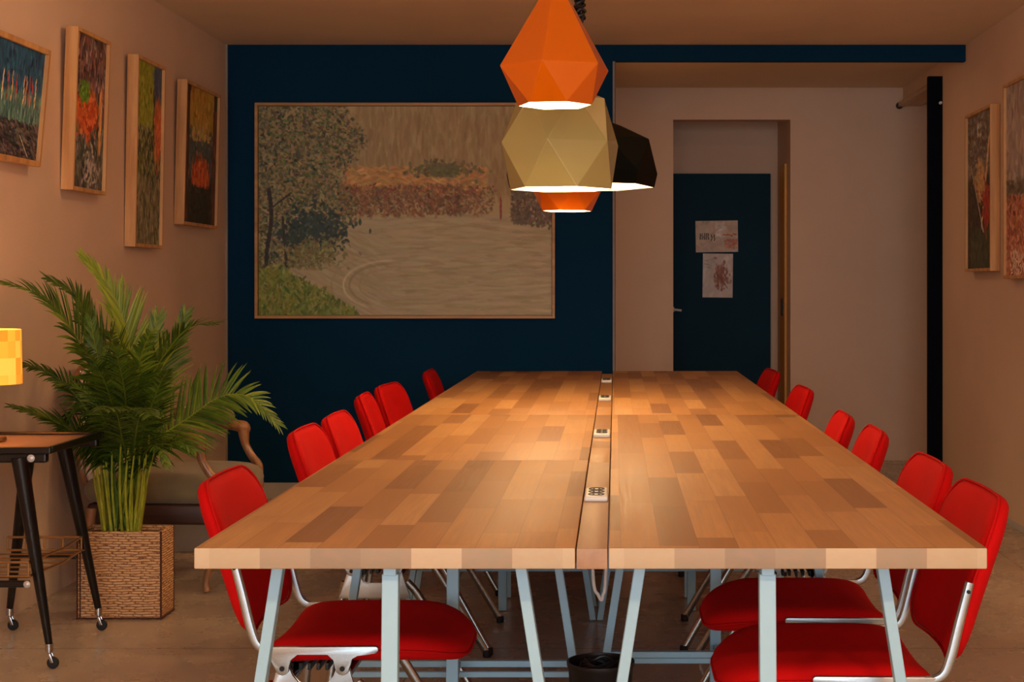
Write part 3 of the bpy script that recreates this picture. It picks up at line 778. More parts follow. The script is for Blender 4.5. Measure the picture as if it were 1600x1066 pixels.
# ------------------------------------------------------------------ red chairs
def make_chair(label, loc, rz, group):
    t = thing('stacking_chair', label, 'chair', loc, rz, group)
    W = .455
    # seat: x forward. large round front corners, squarer rear
    ol = rrect(.445, W, (.155, .05, .05, .155), 8)
    bm = bmesh.new()
    def fs(u, v, w):
        z = .396 + w + .05 * (v / (W / 2)) ** 2 * .28
        z -= .022 * max(0, (u - .08) / .14) ** 2
        z -= .012 * max(0, (-u - .1) / .12) ** 2
        return (u, v, z)
    pad(bm, ol, .060, fs, .07); seat = finish('seat', bm, M['red'], t, 'all')
    bm = bmesh.new()
    pts = [fs(u * 1.004, v * 1.004, -.004) for u, v in ol]; pts.append(pts[0])
    tube(bm, pts, .0035, 6, cap=False); finish('piping', bm, M['red_piping'], seat, 'all')
    # backrest: bottom z .435, top z .77, leaning back
    BH = .335
    ob = rrect(W, BH, (.085, .085, .075, .075), 8)
    def fb(u, v, w):
        k = (v + BH / 2) / BH              # 0 bottom .. 1 top
        curve = .026 * (u / (W / 2)) ** 2   # sides wrap forward
        xx = -.276 - .094 * k - .014 * k * k + curve * (1.0 - .2 * k) + w
        zz = .436 + BH * k - w * -.25 
        return (xx, u, zz)
    bm = bmesh.new(); pad(bm, ob, .046, fb, .07); back = finish('backrest', bm, M['red'], t, 'all')
    bm = bmesh.new()
    pts = [fb(u * 1.003, v * 1.003, .010) for u, v in ob]; pts.append(pts[0])
    tube(bm, pts, .0032, 6, cap=False); finish('piping', bm, M['red_piping'], back, 'all')
    # cast side brackets with the bar that rises to the back
    for sy in (-1, 1):
        y = sy * (W / 2 + .012)
        def arc(cx, cz, r, a0, a1, n=8): return [(cx + r * math.cos(a0 + (a1 - a0) * k / n), cz + r * math.sin(a0 + (a1 - a0) * k / n)) for k in range(n + 1)]
        pv1, pv2, pz = -.175, -.042, .372
        up = [(-.215, .419)] + [(.03, .421)] + arc(.03, .4135, .0075, PI / 2, -PI / 2, 6)[1:] + [(-.01, .402), (-.024, .394), (-.028, .376)] \
            + arc(pv2, pz, .0155, 0, -PI, 6) + [(-.060, .392), (-.074, .405), (-.142, .405), (-.158, .392)] + arc(pv1, pz, .0155, 0, -PI, 6) + [(-.196, .388), (-.208, .402)]
        bm = bmesh.new(); prism(bm, up, y - .007, y + .007, .002)
        # rising flat bar
        tube(bm, [(-.195, y, .411), (-.212, y, .413), (-.232, y, .426), (-.246, y, .462), (-.264, y, .535), (-.284, y, .612)], [.0095, .0095, .010, .0105, .010, .009], 10, 5, flat=(.75, 1.05))
        br = finish('side_bracket', bm, M['alu'], t, 30)
        for px_ in (pv1, pv2):
            bm = bmesh.new(); lathe(bm, [(.0058, -.009), (.0058, .009)], 14, (px_, y, pz), axis='y'); finish('pivot', bm, M['pivot'], br, True)
        bm = bmesh.new(); lathe(bm, [(.004, -.0105), (.004, .0105)], 12, (-.280, y, .594), axis='y'); finish('screw', bm, M['pivot'], br, True)
        lo = arc(pv1, pz, .0125, PI * .5, PI, 5) + [(-.192, .35), (-.212, .30), (-.214, .288), (-.002, .288), (-.006, .30), (-.026, .35)] + arc(pv2, pz, .0125, 0, PI * .5, 5) \
            + arc(pv2, pz, .0125, PI * .5, PI, 5)[1:] + [(-.062, .352), (-.075, .336), (-.088, .331), (-.128, .331), (-.142, .336), (-.156, .352)] + arc(pv1, pz, .0125, 0, PI * .5, 5)[:-1]
        yy = y - sy * .011
        bm = bmesh.new(); prism(bm, lo, yy - .006, yy + .006, .002)
        finish('leg_bracket', bm, M['alu'], t, 30)
        for (xa, xb) in ((-.015, .185), (-.2, -.245)):
            bm = bmesh.new()
            tube(bm, [(xa, yy - sy * .014, .335), (xa + (xb - xa) * .25, yy - sy * .014, .27), (xb, yy + sy * .012, .012)], .0105, 10, 4, flat=(.8, 1.15))
            lg = finish('leg', bm, M['steel'], t, True)
            bm = bmesh.new(); lathe(bm, [(.012, 0), (.0135, .003), (.0135, .02), (.012, .024)], 12, (xb, yy + sy * .012, 0)); finish('foot_cap', bm, M['rubber'], lg, True)
    # under-seat cross tubes and pan
    for x in (-.16, -.04):
        bm = bmesh.new(); tube(bm, [(x, -W / 2 + .006, .345), (x, W / 2 - .006, .345)], .0095, 10); finish('cross_tube', bm, M['steel'], t, True)
    bm = bmesh.new()
    for k in range(7):
        x = -.17 + k * .02; box(bm, x - .004, x + .004, -.17, .17, .350, .366, .001)
    finish('seat_pan', bm, M['plastic_black'], t)
    return t
LG, RG = 'red chairs along the left side of the table', 'red chairs along the right side of the table'
ch0 = make_chair('nearest red chair on the left, seat showing under the front table corner', (-.56, F / 660, 0), 0, LG)
for (s, xo, rz, lab) in ((501, -.605, 0, 'second red chair from the front on the left side'),
                         (452.5, -.60, .0, 'third red chair on the left, overlapping the one in front of it'),
                         (384, -.655, .06, 'fourth red chair on the left, narrow in view, just in front of the fifth'),
                         (351, -.655, -.10, 'fifth red chair on the left, close behind the fourth, before the gap'),
                         (300, -.60, .03, 'farthest red chair on the left, by the navy wall')):
    dup(ch0, (xo, F / s, 0), rz, lab, LG)
for (s, xo, rz, lab) in ((711, .44, PI, 'nearest red chair on the right, back reaching past the front corner'),
                         (611, .445, PI, 'second red chair from the front on the right side'),
                         (504, .44, PI - .05, 'third red chair from the front on the right side'),
                         (451, .425, PI - .05, 'fourth red chair from the front on the right side'),
                         (360, .455, PI + .03, 'fifth red chair on the right, second from the navy door'),
                         (300, .455, PI + .05, 'farthest red chair on the right, in front of the navy door')):
    dup(ch0, (xo, F / s, 0), rz, lab, RG)

# ------------------------------------------------------------------ things under the table
t = thing('waste_bin', 'black round bin full of cable on the floor under the table middle', 'bin', (-.035, F / 640, 0))
bm = bmesh.new(); lathe(bm, [(.058, 0), (.062, .01), (.079, .285), (.083, .292), (.083, .302), (.078, .302), (.075, .285), (.057, .012)], 32, capt=True); finish('bucket', bm, M['plastic_black'], t, True)
bm = bmesh.new()
for k in range(5):
    pts = [((.05 - k * .003) * math.cos(a), (.05 - k * .004) * math.sin(a), .288 + k * .003 + .006 * math.sin(a * 3 + k)) for a in [2 * PI * q / 16 + k for q in range(17)]]
    tube(bm, pts, .004, 6, cap=False)
lathe(bm, [(.072, 0), (.06, .012), (.02, .016)], 24, (0, 0, .272)); finish('cable_pile', bm, M['cable_black'], t, True)
bm = bmesh.new()
s_ = 640
pts = [P(924, 445 + (H - ZT + .0) * s_, s_), P(927, 905, s_), P(935, 930, s_), P(940, 938, s_), P(942, 930, s_), P(946, 908, s_), P(951, 445 + (H - ZT) * s_, s_)]
for q in pts[:1] + pts[-1:]: q.z = ZT - .001
tube(bm, pts, .0042, 8, 6); tag(finish('hanging_cable', bm, M['cable_white'], None, True), 'white cable looping down in a V from under the tabletops', 'cable')

# ------------------------------------------------------------------ pendants
def facet_shade(rings, n, t=.004):
    """rings: (r, z, phase) from the top; returns outer+inner closed bmesh (mat 0 outer, 1 inner)"""
    bm = bmesh.new(); sets = []
    for off, mi in ((0, 0), (-t, 1)):
        rr = []
        for r, z, ph in rings:
            rr.append([bm.verts.new(((r + off) * math.cos(2 * PI * (k + ph) / n), (r + off) * math.sin(2 * PI * (k + ph) / n), z)) for k in range(n)])
        for i in range(len(rings) - 1):
            A, B = rr[i], rr[i + 1]; dph = rings[i + 1][2] - rings[i][2]
            for k in range(n):
                k1 = (k + 1) % n
                if abs(dph) < .1:
                    tri = [(A[k], A[k1], B[k1]), (A[k], B[k1], B[k])]
                elif dph > 0: tri = [(A[k], A[k1], B[k]), (A[k1], B[k1], B[k])]
                else: tri = [(B[k], B[k1], A[k]), (B[k1], A[k1], A[k])]
                for q in tri:
                    f = bm.faces.new(q); f.material_index = mi
        sets.append(rr)
    for e, mi in ((-1, 1), (0, 0)):
        A, B = sets[0][e], sets[1][e]
        for k in range(n):
            k1 = (k + 1) % n; f = bm.faces.new((A[k], A[k1], B[k1], B[k])); f.material_index = mi
    return bm
def pendant(label, x, s, yrim, rings, n, m, rot, power, bulbz, knot=False, top=None):
    cx, cy, cz = (x - VX) / s, F / s, H - (yrim - VY) / s
    t = thing('pendant_lamp', label, 'pendant lamp', (cx, cy, CH), 0, 'faceted pendant lamps over the table')
    dz = cz - CH
    bm = facet_shade(rings, n)
    sh = finish('lamp_shade', bm, [m, M['shade_inner']], t); bv = sh.modifiers.new('edge', 'BEVEL'); bv.width = .004; bv.segments = 3; bv.limit_method = 'ANGLE'; bv.angle_limit = .2; sh.location = (0, 0, dz); sh.rotation_euler = (0, 0, rot)
    ztop = rings[0][1]; rt = rings[0][0]
    bm = bmesh.new(); lathe(bm, [(rt * .98, ztop - .004), (rt * .98, ztop + .008), (.012, ztop + .02), (.008, ztop + .04)], 20); c = finish('cap', bm, M['plastic_black'] if not knot else M['black_enamel'], t, True); c.location = (0, 0, dz)
    bm = bmesh.new(); tube(bm, [(0, 0, dz + ztop + .035), (0, 0, -.02)], .0038, 8); finish('cord', bm, M['cable_black'], t, True)
    bm = bmesh.new(); lathe(bm, [(.012, -.03), (.045, -.022), (.05, -.001)], 24); finish('ceiling_rose', bm, M['plastic_black'], t, True)
    bm = bmesh.new()
    hb = bulbz
    lathe(bm, [(.004, hb - .035), (.02, hb - .03), (.03, hb - .01), (.028, hb + .012), (.014, hb + .035), (.013, hb + .05)], 20)
    b = finish('bulb', bm, M['bulb'], t, True); b.location = (0, 0, dz)
    bm = bmesh.new(); lathe(bm, [(.017, hb + .05), (.017, hb + .09), (.006, hb + .1), (.005, ztop)], 16); k_ = finish('bulb_holder', bm, M['plastic_black'], t, True); k_.location = (0, 0, dz)
    if knot:
        bm = bmesh.new()
        zk = H + 430 / s - CH
        pts = []
        for q in range(120):
            a = q * .42; pts.append((.016 * math.cos(a) * (1 + .3 * math.sin(q * .7)), .016 * math.sin(a), zk - .035 + q * .0011 + .004 * math.sin(q)))
        tube(bm, pts, .0075, 6); tube(bm, [(0, 0, zk - .075), (.004, 0, zk - .05), (.012, 0, zk - .02)], .009, 8)
        finish('cable_knot', bm, M['cable_black'], t, True)
    L = bpy.data.lights.new('pendant_light', 'POINT'); L.energy = power; L.color = (1.0, .66, .34); L.shadow_soft_size = .035
    lo = bpy.data.objects.new('pendant_light', L); COL.objects.link(lo); lo.parent = t; lo.location = (0, 0, dz + hb - .06)
    return t
tear = [(.018, .348, .5), (.160, .112, .5), (.160, .112, .5), (.106, 0, 0)]
tear = [(.016, .352, .5), (.162, .106, .5), (.107, 0, 0)]
PW = 9
pendant('orange teardrop pendant nearest the camera, its top cut by the photo edge', 867, 550, 165, tear, 6, M['orange'], math.radians(-10), PW, .11)
pendant('cream faceted ball pendant just below and behind the front orange one', 876, 470, 296, [(.03, .345, 0), (.148, .300, 0), (.204, .150, .5), (.172, 0, 0)], 6, M['cream'], math.radians(-10), PW, .14)
pendant('wide black faceted pendant partly hidden behind the cream one', 906, 402, 292, [(.03, .285, 0), (.162, .240, 0), (.280, .178, .5), (.306, .052, 0), (.294, 0, 0)], 7, M['black_enamel'], math.radians(8), PW, .14, True)
pendant('rear orange pendant showing only its lower rim beneath the cream one', 886, 368, 330, tear, 6, M['orange'], math.radians(15), PW, .11)

# ------------------------------------------------------------------ serving trolley
def make_trolley():
    t = thing('serving_trolley', 'black lacquered trolley with splayed legs and copper tray top at the left photo edge', 'trolley', (-1.98, F / 474, 0))
    ox, oy = -1.98, F / 474
    yn, yf = F / 500 - oy, F / 452 - oy
    x1, x0 = -1.765 - ox, -2.195 - ox
    bm = bmesh.new()
    box(bm, x0, x1, yn, yn + .018, .69, .712, .004); box(bm, x0, x1, yf - .018, yf, .69, .712, .004)
    box(bm, x0, x0 + .018, yn + .018, yf - .018, .69, .712, .004); box(bm, x1 - .018, x1, yn + .018, yf - .018, .69, .712, .004)
    finish('tray_rim', bm, M['black_lacquer'], t)
    bm = bmesh.new(); box(bm, x0 + .016, x1 - .016, yn + .016, yf - .016, .692, .702); finish('tray', bm, M['copper'], t)
    bm = bmesh.new()
    bm.free()
    for yy in (yn + .004, yf - .034):
        bm = bmesh.new(); box(bm, x0 + .06, x1 - .015, yy, yy + .03, .662, .692, .006); finish('top_rail', bm, M['black_lacquer'], t)
    legs = ((-1.865, yn + .012, -1.797, 4.47 / 4.47 * (F / 492) - oy), (-1.905, yf - .012, -1.822, F / 443 - oy), (-2.02, yf - .012, -2.135, F / 443 - oy), (-2.03, yn + .012, -2.12, F / 492 - oy))
    for (xa, ya, xb, yb) in legs:
        bm = bmesh.new()
        tube(bm, [(xa - ox, ya, .68), ((xa * .5 + xb * .5) - ox, (ya + yb) / 2, .38), (xb - ox, yb, .075)], [.026, .020, .0115], 12, 3)
        lg = finish('leg', bm, M['black_lacquer'], t, True)
        bm = bmesh.new(); cx, cy = xb - ox, yb
        lathe(bm, [(.0125, .055), (.0125, .08)], 14, (cx, cy, 0)); lathe(bm, [(.006, .04), (.006, .058)], 10, (cx, cy, 0))
        bar(bm, (cx + .001, cy - .009, .05), (cx + .012, cy - .009, .02), .01, .003); bar(bm, (cx + .001, cy + .009, .05), (cx + .012, cy + .009, .02), .01, .003)
        cs = finish('caster', bm, M['chrome'], lg, True)
        bm = bmesh.new(); lathe(bm, [(.008, -.006), (.0165, -.006), (.019, -.003), (.019, .003), (.0165, .006), (.008, .006)], 18, (cx + .012, cy, .0192), axis='y'); finish('wheel', bm, M['rubber'], lg, True)
    for (yy, xa, xb) in ((yn - .004, -2.075, -1.835),):
        bm = bmesh.new(); box(bm, xa - ox, xb - ox, yy + .006, yy + .028, .272, .292, .004); finish('cross_rail', bm, M['black_lacquer'], t)
    bm = bmesh.new(); box(bm, -2.09 - ox, -1.86 - ox, yf - .01, yf + .012, .272, .292, .004); finish('cross_rail', bm, M['black_lacquer'], t)
    # brass wire shelf
    bm = bmesh.new(); xs0, xs1 = -2.10 - ox, -1.845 - ox; ya, yb = yn + .03, yf - .0
    lp = [(xs0, ya, .302), (xs1, ya, .302), (xs1 + .02, (ya + yb) / 2, .302), (xs1, yb, .302), (xs0, yb, .302)]
    tube(bm, lp, .0045, 8)
    tube(bm, [(p[0], p[1], p[2] + .045) for p in lp], .0045, 8)
    for k in range(7):
        y = ya + (yb - ya) * k / 6; tube(bm, [(xs0, y, .302), (xs1 + .01, y, .302)], .0032, 6)
    for k in range(5):
        x = xs0 + (xs1 - xs0) * k / 4
        for y in (ya, yb): tube(bm, [(x, y, .302), (x, y, .347)], .003, 6)
    finish('wire_shelf', bm, M['brass'], t, True)
    bm = bmesh.new()
    sx = (48 - VX) / 500 - ox
    lathe(bm, [(.012, 0), (.012, -.003), (.007, -.007), (.0005, -.008)], 16, (sx, yn + .004, .677), axis='y')
    lathe(bm, [(.011, 0), (.011, -.003), (.006, -.007), (.0005, -.008)], 16, ((54 - VX) / 494 - ox, yn - .003, .284), axis='y')
    finish('bolt', bm, M['nail'], t, True)
    return t
make_trolley()
# table lamp standing on the trolley
lx, ly = -2.068, F / 474
t = thing('table_lamp', 'small lamp with glowing yellow-orange checked drum shade at the left edge', 'lamp', (lx, ly, .702))
bm = bmesh.new(); lathe(bm, [(.055, 0), (.06, .006), (.058, .016), (.02, .024), (.012, .05), (.018, .08), (.012, .11), (.008, .16), (.008, .30)], 24); finish('base', bm, M['brass'], t, True)
ms = N('glowing_lamp_shade'); co = ms.coord()
sp = ms.n('ShaderNodeSeparateXYZ'); ms.l(co, sp.inputs[0])
an = ms.math('ARCTAN2', sp.outputs[1], sp.outputs[0])
cu = ms.math('FLOOR', ms.math('MULTIPLY', ms.math('ADD', an, 4), 3.2)); cvv = ms.math('FLOOR', ms.math('MULTIPLY', sp.outputs[2], 18))
cb = ms.n('ShaderNodeCombineXYZ'); ms.l(cu, cb.inputs[0]); ms.l(cvv, cb.inputs[1])
wn = ms.n('ShaderNodeTexWhiteNoise', noise_dimensions='2D'); ms.l(cb.outputs[0], wn.inputs['Vector'])
kc = ms.ramp(wn.outputs[0], [(0, (1.0, .30, .02)), (.5, (1.0, .46, .04)), (1, (1.0, .62, .09))])
ms.l(kc, ms.b.inputs['Base Color']); ms.l(kc, ms.b.inputs['Emission Color']); ms.b.inputs['Emission Strength'].default_value = .72; ms.set(Roughness=.8)
M['shade'] = ms.m
bm = bmesh.new(); zz0, zz1 = H - 155 / 474 - .702, H - 70 / 474 - .702
lathe(bm, [(.108, zz0), (.104, zz1), (.102, zz1), (.106, zz0)], 40, capb=False, capt=False)
bm.verts.ensure_lookup_table()
n = 40
for k in range(n): bm.faces.new((bm.verts[k], bm.verts[(k + 1) % n], bm.verts[3 * n + (k + 1) % n], bm.verts[3 * n + k]))
sh = finish('lamp_shade', bm, M['shade'], t, True)
bm = bmesh.new(); lathe(bm, [(.006, .28), (.026, .30), (.03, .32), (.02, .345), (.004, .352)], 16); finish('bulb', bm, M['bulb'], t, True)
L = bpy.data.lights.new('table_lamp_light', 'POINT'); L.energy = 2.2; L.color = (1, .6, .28); L.shadow_soft_size = .04
lo = bpy.data.objects.new('table_lamp_light', L); COL.objects.link(lo); lo.parent = t; lo.location = (0, 0, .375)

# ------------------------------------------------------------------ palm in its woven planter
ppx, ppy = (-1.955 - 1.653) / 2, F / 430 + .085
palm = thing('potted_palm', 'tall areca palm in a square woven planter between trolley and table', 'potted plant', (ppx, ppy, 0))
hw, hd, hh = .153, .080, .322
bm = bmesh.new()
th = .014
box(bm, -hw, hw, -hd, -hd + th, 0, hh, .004); box(bm, -hw, hw, hd - th, hd, 0, hh, .004)
box(bm, -hw, -hw + th, -hd + th, hd - th, 0, hh, .004); box(bm, hw - th, hw, -hd + th, hd - th, 0, hh, .004); box(bm, -hw + th, hw - th, -hd + th, hd - th, 0, .02)
planter = finish('planter', bm, M['wicker'], palm)
bm = bmesh.new()
for sx in (-1, 1):
    for sy in (-1, 1):
        tube(bm, [(sx * (hw - .001), sy * (hd - .001), .002), (sx * (hw - .001), sy * (hd - .001), hh)], .0038, 8)
tube(bm, [(-hw + .012, -hd - .001, .004), (-hw + .012, -hd - .001, hh - .004)], .0028, 6)
for z in (.006,): tube(bm, [(-hw, -hd, z), (hw, -hd, z)], .004, 6); tube(bm, [(hw, -hd, z), (hw, hd, z)], .004, 6)
finish('corner_binding', bm, M['wicker_edge'], planter, True)
bm = bmesh.new(); box(bm, -hw + th, hw - th, -hd + th, hd - th, .02, hh - .02); finish('soil', bm, M['soil'], palm)

BASE = Vector((ppx, ppy, 0))
def frond(pts, Lmax, ang, npair, width=.013, side=None, droop=.25, tone=.5, start=.28, curl=0.0, hug=1.0, rad=.005, both=1):
    """pts world; first points are bare petiole"""
    cur = catmull([p - BASE for p in pts], 8)
    bm = bmesh.new()
    tube(bm, cur, [rad, rad * .8, rad * .5, rad * .2], 6)
    nst = len(bm.faces)
    # arclength
    ln = [0]
    for i in range(1, len(cur)): ln.append(ln[-1] + (cur[i] - cur[i - 1]).length)
    T = ln[-1]
    def at(d):
        for i in range(1, len(cur)):
            if ln[i] >= d:
                k = (d - ln[i - 1]) / max(1e-6, ln[i] - ln[i - 1]); return cur[i - 1].lerp(cur[i], k), (cur[i] - cur[i - 1]).normalized()
        return cur[-1], (cur[-1] - cur[-2]).normalized()
    side0 = Vector(side) if side else Vector((0, 1, 0))
    tones = []
    for q in range(npair):
        f = start + (1 - start) * (q + .5) / npair
        p, tg = at(f * T)
        k = (f - start) / (1 - start)
        prof = (.55 + .45 * math.sin(PI * min(1, k * 1.15 + .12))) * (1 - .55 * k ** 3)
        for sg in ((-1, 1) if both else (1,)):
            sd = (side0 - tg * side0.dot(tg)).normalized() * sg
            up = tg.cross(sd)
            if up.z < 0: up = -up
            a = math.radians(ang * (1 - .35 * k) + random.uniform(-7, 7))
            d = (tg * math.cos(a) + sd * math.sin(a) + up * (.18 + random.uniform(-.1, .1))).normalized()
            L = Lmax * prof * random.uniform(.85, 1.1)
            wv = d.cross(up).normalized()
            c = p.copy(); prev = None; tn = min(1, max(0, tone + random.uniform(-.28, .28)))
            vs = []
            seg = 5
            for j in range(seg + 1):
                u = j / seg; w = width * math.sin(PI * min(.97, .18 + u * .8)) ** .8 * (1 if u < 1 else 0)
                if j == seg: w = .0006
                vs.append((bm.verts.new(c + wv * w / 2), bm.verts.new(c + up * w * .12), bm.verts.new(c - wv * w / 2)))
                d = (d + Vector((0, 0, -1)) * droop * (.3 + u) / seg * 2 * random.uniform(.7, 1.2)).normalized()
                c = c + d * L / seg
            for j in range(seg):
                for i in (0, 1):
                    bm.faces.new((vs[j][i], vs[j + 1][i], vs[j + 1][i + 1], vs[j][i + 1])); tones.append(tn)
    tl = [min(1, tone + .35)] * nst + tones
    me = bpy.data.meshes.new('frond')
    bm.to_mesh(me); bm.free()
    at_ = me.attributes.new('tone', 'FLOAT', 'FACE'); at_.data.foreach_set('value', tl[:len(me.polygons)] + [.5] * max(0, len(me.polygons) - len(tl)))
    me.materials.append(M['leaf'])
    for p_ in me.polygons: p_.use_smooth = False
    o = bpy.data.objects.new('frond', me); COL.objects.link(o); o.parent = palm
    return o
sP = F / ppy
def S(x, y, s=None, k=0): return P(x, y, s or sP)
bx = lambda: P(random.uniform(165, 218), 826, sP + random.uniform(-4, 4))
X_ = (1, 0, 0)
# main fronds, traced from the photograph: (points, leaflet length, angle, pairs, side, droop, tone)
FR = [
 ([bx(), S(204, 700), S(206, 600), S(198, 520), S(172, 452), S(130, 402)], .21, 28, 44, (.8, .6, 0), .10, .92, .35),
 ([bx(), S(182, 690), S(150, 590, 436), S(108, 510, 446), S(62, 462, 450), S(-12, 436, 456)], .20, 34, 50, (0.2, .97, 0), .34, .45, .38),
 ([bx(), S(190, 690), S(176, 580, 430), S(140, 510, 434), S(118, 462, 438), S(74, 436, 444)], .18, 36, 44, (.3, .95, 0), .30, .25, .38),
 ([bx(), S(212, 690), S(232, 600, 428), S(262, 548, 430), S(296, 512, 432), S(338, 506, 434)], .20, 48, 34, (.4, .9, .2), .18, .35, .34),
 ([bx(), S(216, 720), S(240, 690, 424), S(292, 655, 420), S(345, 620, 418), S(392, 622, 416), S(434, 664, 414)], .22, 62, 44, (-.35, .55, .75), .30, .40, .26),
 ([bx(), S(210, 700), S(220, 600), S(236, 540), S(246, 498, 424)], .22, 30, 34, (1, .2, 0), .06, .7, .36),
 ([bx(), S(214, 700), S(236, 610, 412), S(272, 540, 408), S(290, 490, 405)], .20, 34, 34, (.8, .5, 0), .12, .5, .36),
 ([bx(), S(170, 720), S(140, 650, 440), S(100, 600, 444), S(60, 575, 446), S(34, 570, 448)], .19, 58, 40, (.1, .95, .2), .55, .15, .30),
 ([bx(), S(168, 730), S(120, 680, 438), S(70, 652, 442), S(18, 636, 446)], .15, 40, 34, (.1, .95, .2), .35, .22, .30),
 ([bx(), S(214, 740), S(244, 710, 430), S(276, 690, 434), S(304, 705, 436)], .15, 52, 28, (.1, .9, .3), .5, .3, .30),
 ([bx(), S(208, 710), S(214, 620, 446), S(220, 560, 462), S(235, 520, 476)], .16, 44, 34, (1, .1, 0), .3, .5, .3),
 ([bx(), S(200, 700), S(196, 620, 450), S(184, 560, 470), S(170, 520, 486)], .16, 46, 34, (1, .1, 0), .35, .25, .3),
 ([bx(), S(190, 700), S(172, 620, 450), S(150, 570, 468), S(124, 540, 484)], .16, 48, 34, (.9, .3, 0), .4, .2, .3),
 ([bx(), S(186, 720), S(160, 650, 446), S(130, 610, 446), S(96, 600, 448)], .155, 52, 34, (.5, .8, 0), .5, .18, .3),
 ([bx(), S(200, 710), S(204, 640, 410), S(206, 570, 396), S(204, 520, 388)], .16, 44, 34, (1, 0, 0), .25, .3, .3),
 ([bx(), S(196, 710), S(180, 630, 412), S(160, 560, 402), S(140, 520, 396)], .16, 44, 34, (1, .1, 0), .3, .15, .3),
 ([bx(), S(214, 720), S(232, 650, 440), S(250, 600, 452), S(262, 580, 462)], .15, 46, 30, (.8, .5, 0), .35, .35, .3),
 ([bx(), S(196, 730), S(190, 680, 450), S(180, 640, 474), S(160, 640, 500)], .17, 56, 30, (1, 0, 0), .6, .2, .3),
 ([bx(), S(206, 730), S(212, 680, 450), S(222, 640, 474), S(236, 650, 496)], .17, 56, 30, (1, 0, 0), .6, .28, .3),
 ([bx(), S(176, 720), S(148, 660, 430), S(118, 640, 430), S(88, 690, 434)], .16, 50, 30, (.3, .9, 0), .5, .2, .3),
 ([bx(), S(216, 735), S(232, 700, 440), S(248, 700, 448), S(262, 730, 456)], .14, 50, 24, (.3, .9, 0), .5, .3, .3),
 ([bx(), S(202, 700), S(226, 610, 404), S(244, 570, 394), S(262, 560, 386)], .155, 46, 30, (.8, .5, 0), .3, .2, .3),
 ([bx(), S(188, 700), S(168, 610, 440), S(150, 545, 446), S(142, 500, 450)], .155, 34, 34, (1, .2, 0), .15, .3, .34),
]
for (pts, L_, a_, n_, sd_, dr_, tn_, st_) in FR:
    frond(pts, L_, a_, int(n_ * 1.25), .0112, sd_, dr_, tn_, st_)
# canes
for k in range(34):
    x0 = random.uniform(160, 222); y0 = sP + random.uniform(-6, 6)
    top = P(191 + (x0 - 191) * random.uniform(1.0, 2.3), random.uniform(640, 730), y0 + random.uniform(-8, 14))
    bm = bmesh.new(); a = P(x0, 834, y0) - BASE; b = top - BASE; a.z = hh - .022
    mid = a.lerp(b, .5) + Vector((random.uniform(-.01, .01), random.uniform(-.01, .01), 0))
    tube(bm, [a, mid, b], [.0055, .0045, .0025], 7, 4); finish('cane', bm, M['cane'], palm, True)

# ------------------------------------------------------------------ armchair behind the palm
def make_armchair():
    # local: x forward (towards +X world), y width ; origin floor centre
    loc = (-1.81, F / 379, 0)
    t = thing('armchair', 'old olive velvet armchair with carved wooden arms behind the palm', 'armchair', loc, math.radians(-3))
    dw = .285   # half width
    wd = M['chair_wood']
    # seat cushion
    ol = rrect(.60, .56, (.09, .05, .05, .09), 6)
    bm = bmesh.new(); pad(bm, ol, .12, lambda u, v, w: (u + .01, v, .405 + w + .018 * (1 - (u / .3) ** 2) * (1 - (v / .28) ** 2) * (1 if w > 0 else 0)), .07); finish('seat', bm, M['olive'], t, 'all')
    bm = bmesh.new(); box(bm, -.27, .27, -.262, .262, .27, .352, .012, seg=3); finish('seat_rail', bm, M['dark_wood'], t, True)
    # backrest, pale rose cloth
    ob = rrect(.52, .46, (.12, .12, .05, .05), 6)
    bm = bmesh.new(); pad(bm, ob, .075, lambda u, v, w: (-.285 - .05 * (v / .46) + w, u, .655 + v), .07); bk = finish('backrest', bm, M['rose'], t, 'all')
    bm = bmesh.new(); pts = [(-.285 - .05 * (v / .46) - .02, u * 1.01, .655 + v * 1.01) for u, v in ob]; pts.append(pts[0]); tube(bm, pts, .012, 8, cap=False); finish('back_frame', bm, wd, bk, True)
    for sy in (-1, 1):
        y = sy * dw
        bm = bmesh.new(); tube(bm, [(-.30, y * .93, .66), (-.2, y, .635), (-.0, y * 1.02, .622), (.13, y * 1.03, .618), (.195, y * 1.03, .606), (.205, y * 1.03, .58)], [.017, .018, .02, .022, .028, .016], 10, 5)
        tube(bm, [(.195, y * 1.03, .606), (.198, y * 1.03, .568), (.205, y * 1.03, .53), (.23, y * 1.02, .485), (.262, y, .445), (.265, y * .98, .40), (.268, y * .97, .355), (.255, y * .96, .33)], [.026, .022, .0165, .0165, .018, .019, .02, .014], 10, 5)
        ar = finish('arm', bm, wd, t, True)
        bm = bmesh.new(); pad(bm, rrect(.27, .074, .03, 5), .07, lambda u, v, w: (u + .02, y * 1.02 + v, .655 + w - .03 * u), .1); finish('arm_pad', bm, M['olive'], ar, 'all')
        bm = bmesh.new(); tube(bm, [(.248, y * .93, .335), (.27, y * .95, .27), (.262, y * .93, .19), (.222, y * .9, .10), (.208, y * .9, .04), (.216, y * .92, .008)], [.024, .028, .022, .015, .0125, .015], 10, 5); finish('leg', bm, wd, t, True)
        bm = bmesh.new(); tube(bm, [(-.25, y * .9, .335), (-.265, y * .9, .2), (-.30, y * .9, .006)], [.022, .018, .014], 10, 4); finish('leg', bm, wd, t, True)
    # scroll on the far front corner
    bm = bmesh.new(); pts = []
    for q in range(26):
        a = q * .42; r = .030 * (1 - q / 34); pts.append((.262 + r * math.cos(a), .262, .318 + r * math.sin(a)))
    tube(bm, pts, .006, 6); finish('scroll', bm, M['dark_wood'], t, True)
    return t
make_armchair()
bm = bmesh.new(); box(bm, -.24, .24, -.12, .12, 0, .155, .004); lidz = .155
t = thing('storage_box', 'low light grey box on the floor behind the armchair legs', 'box', (-1.83, F / 340 + .06, 0))
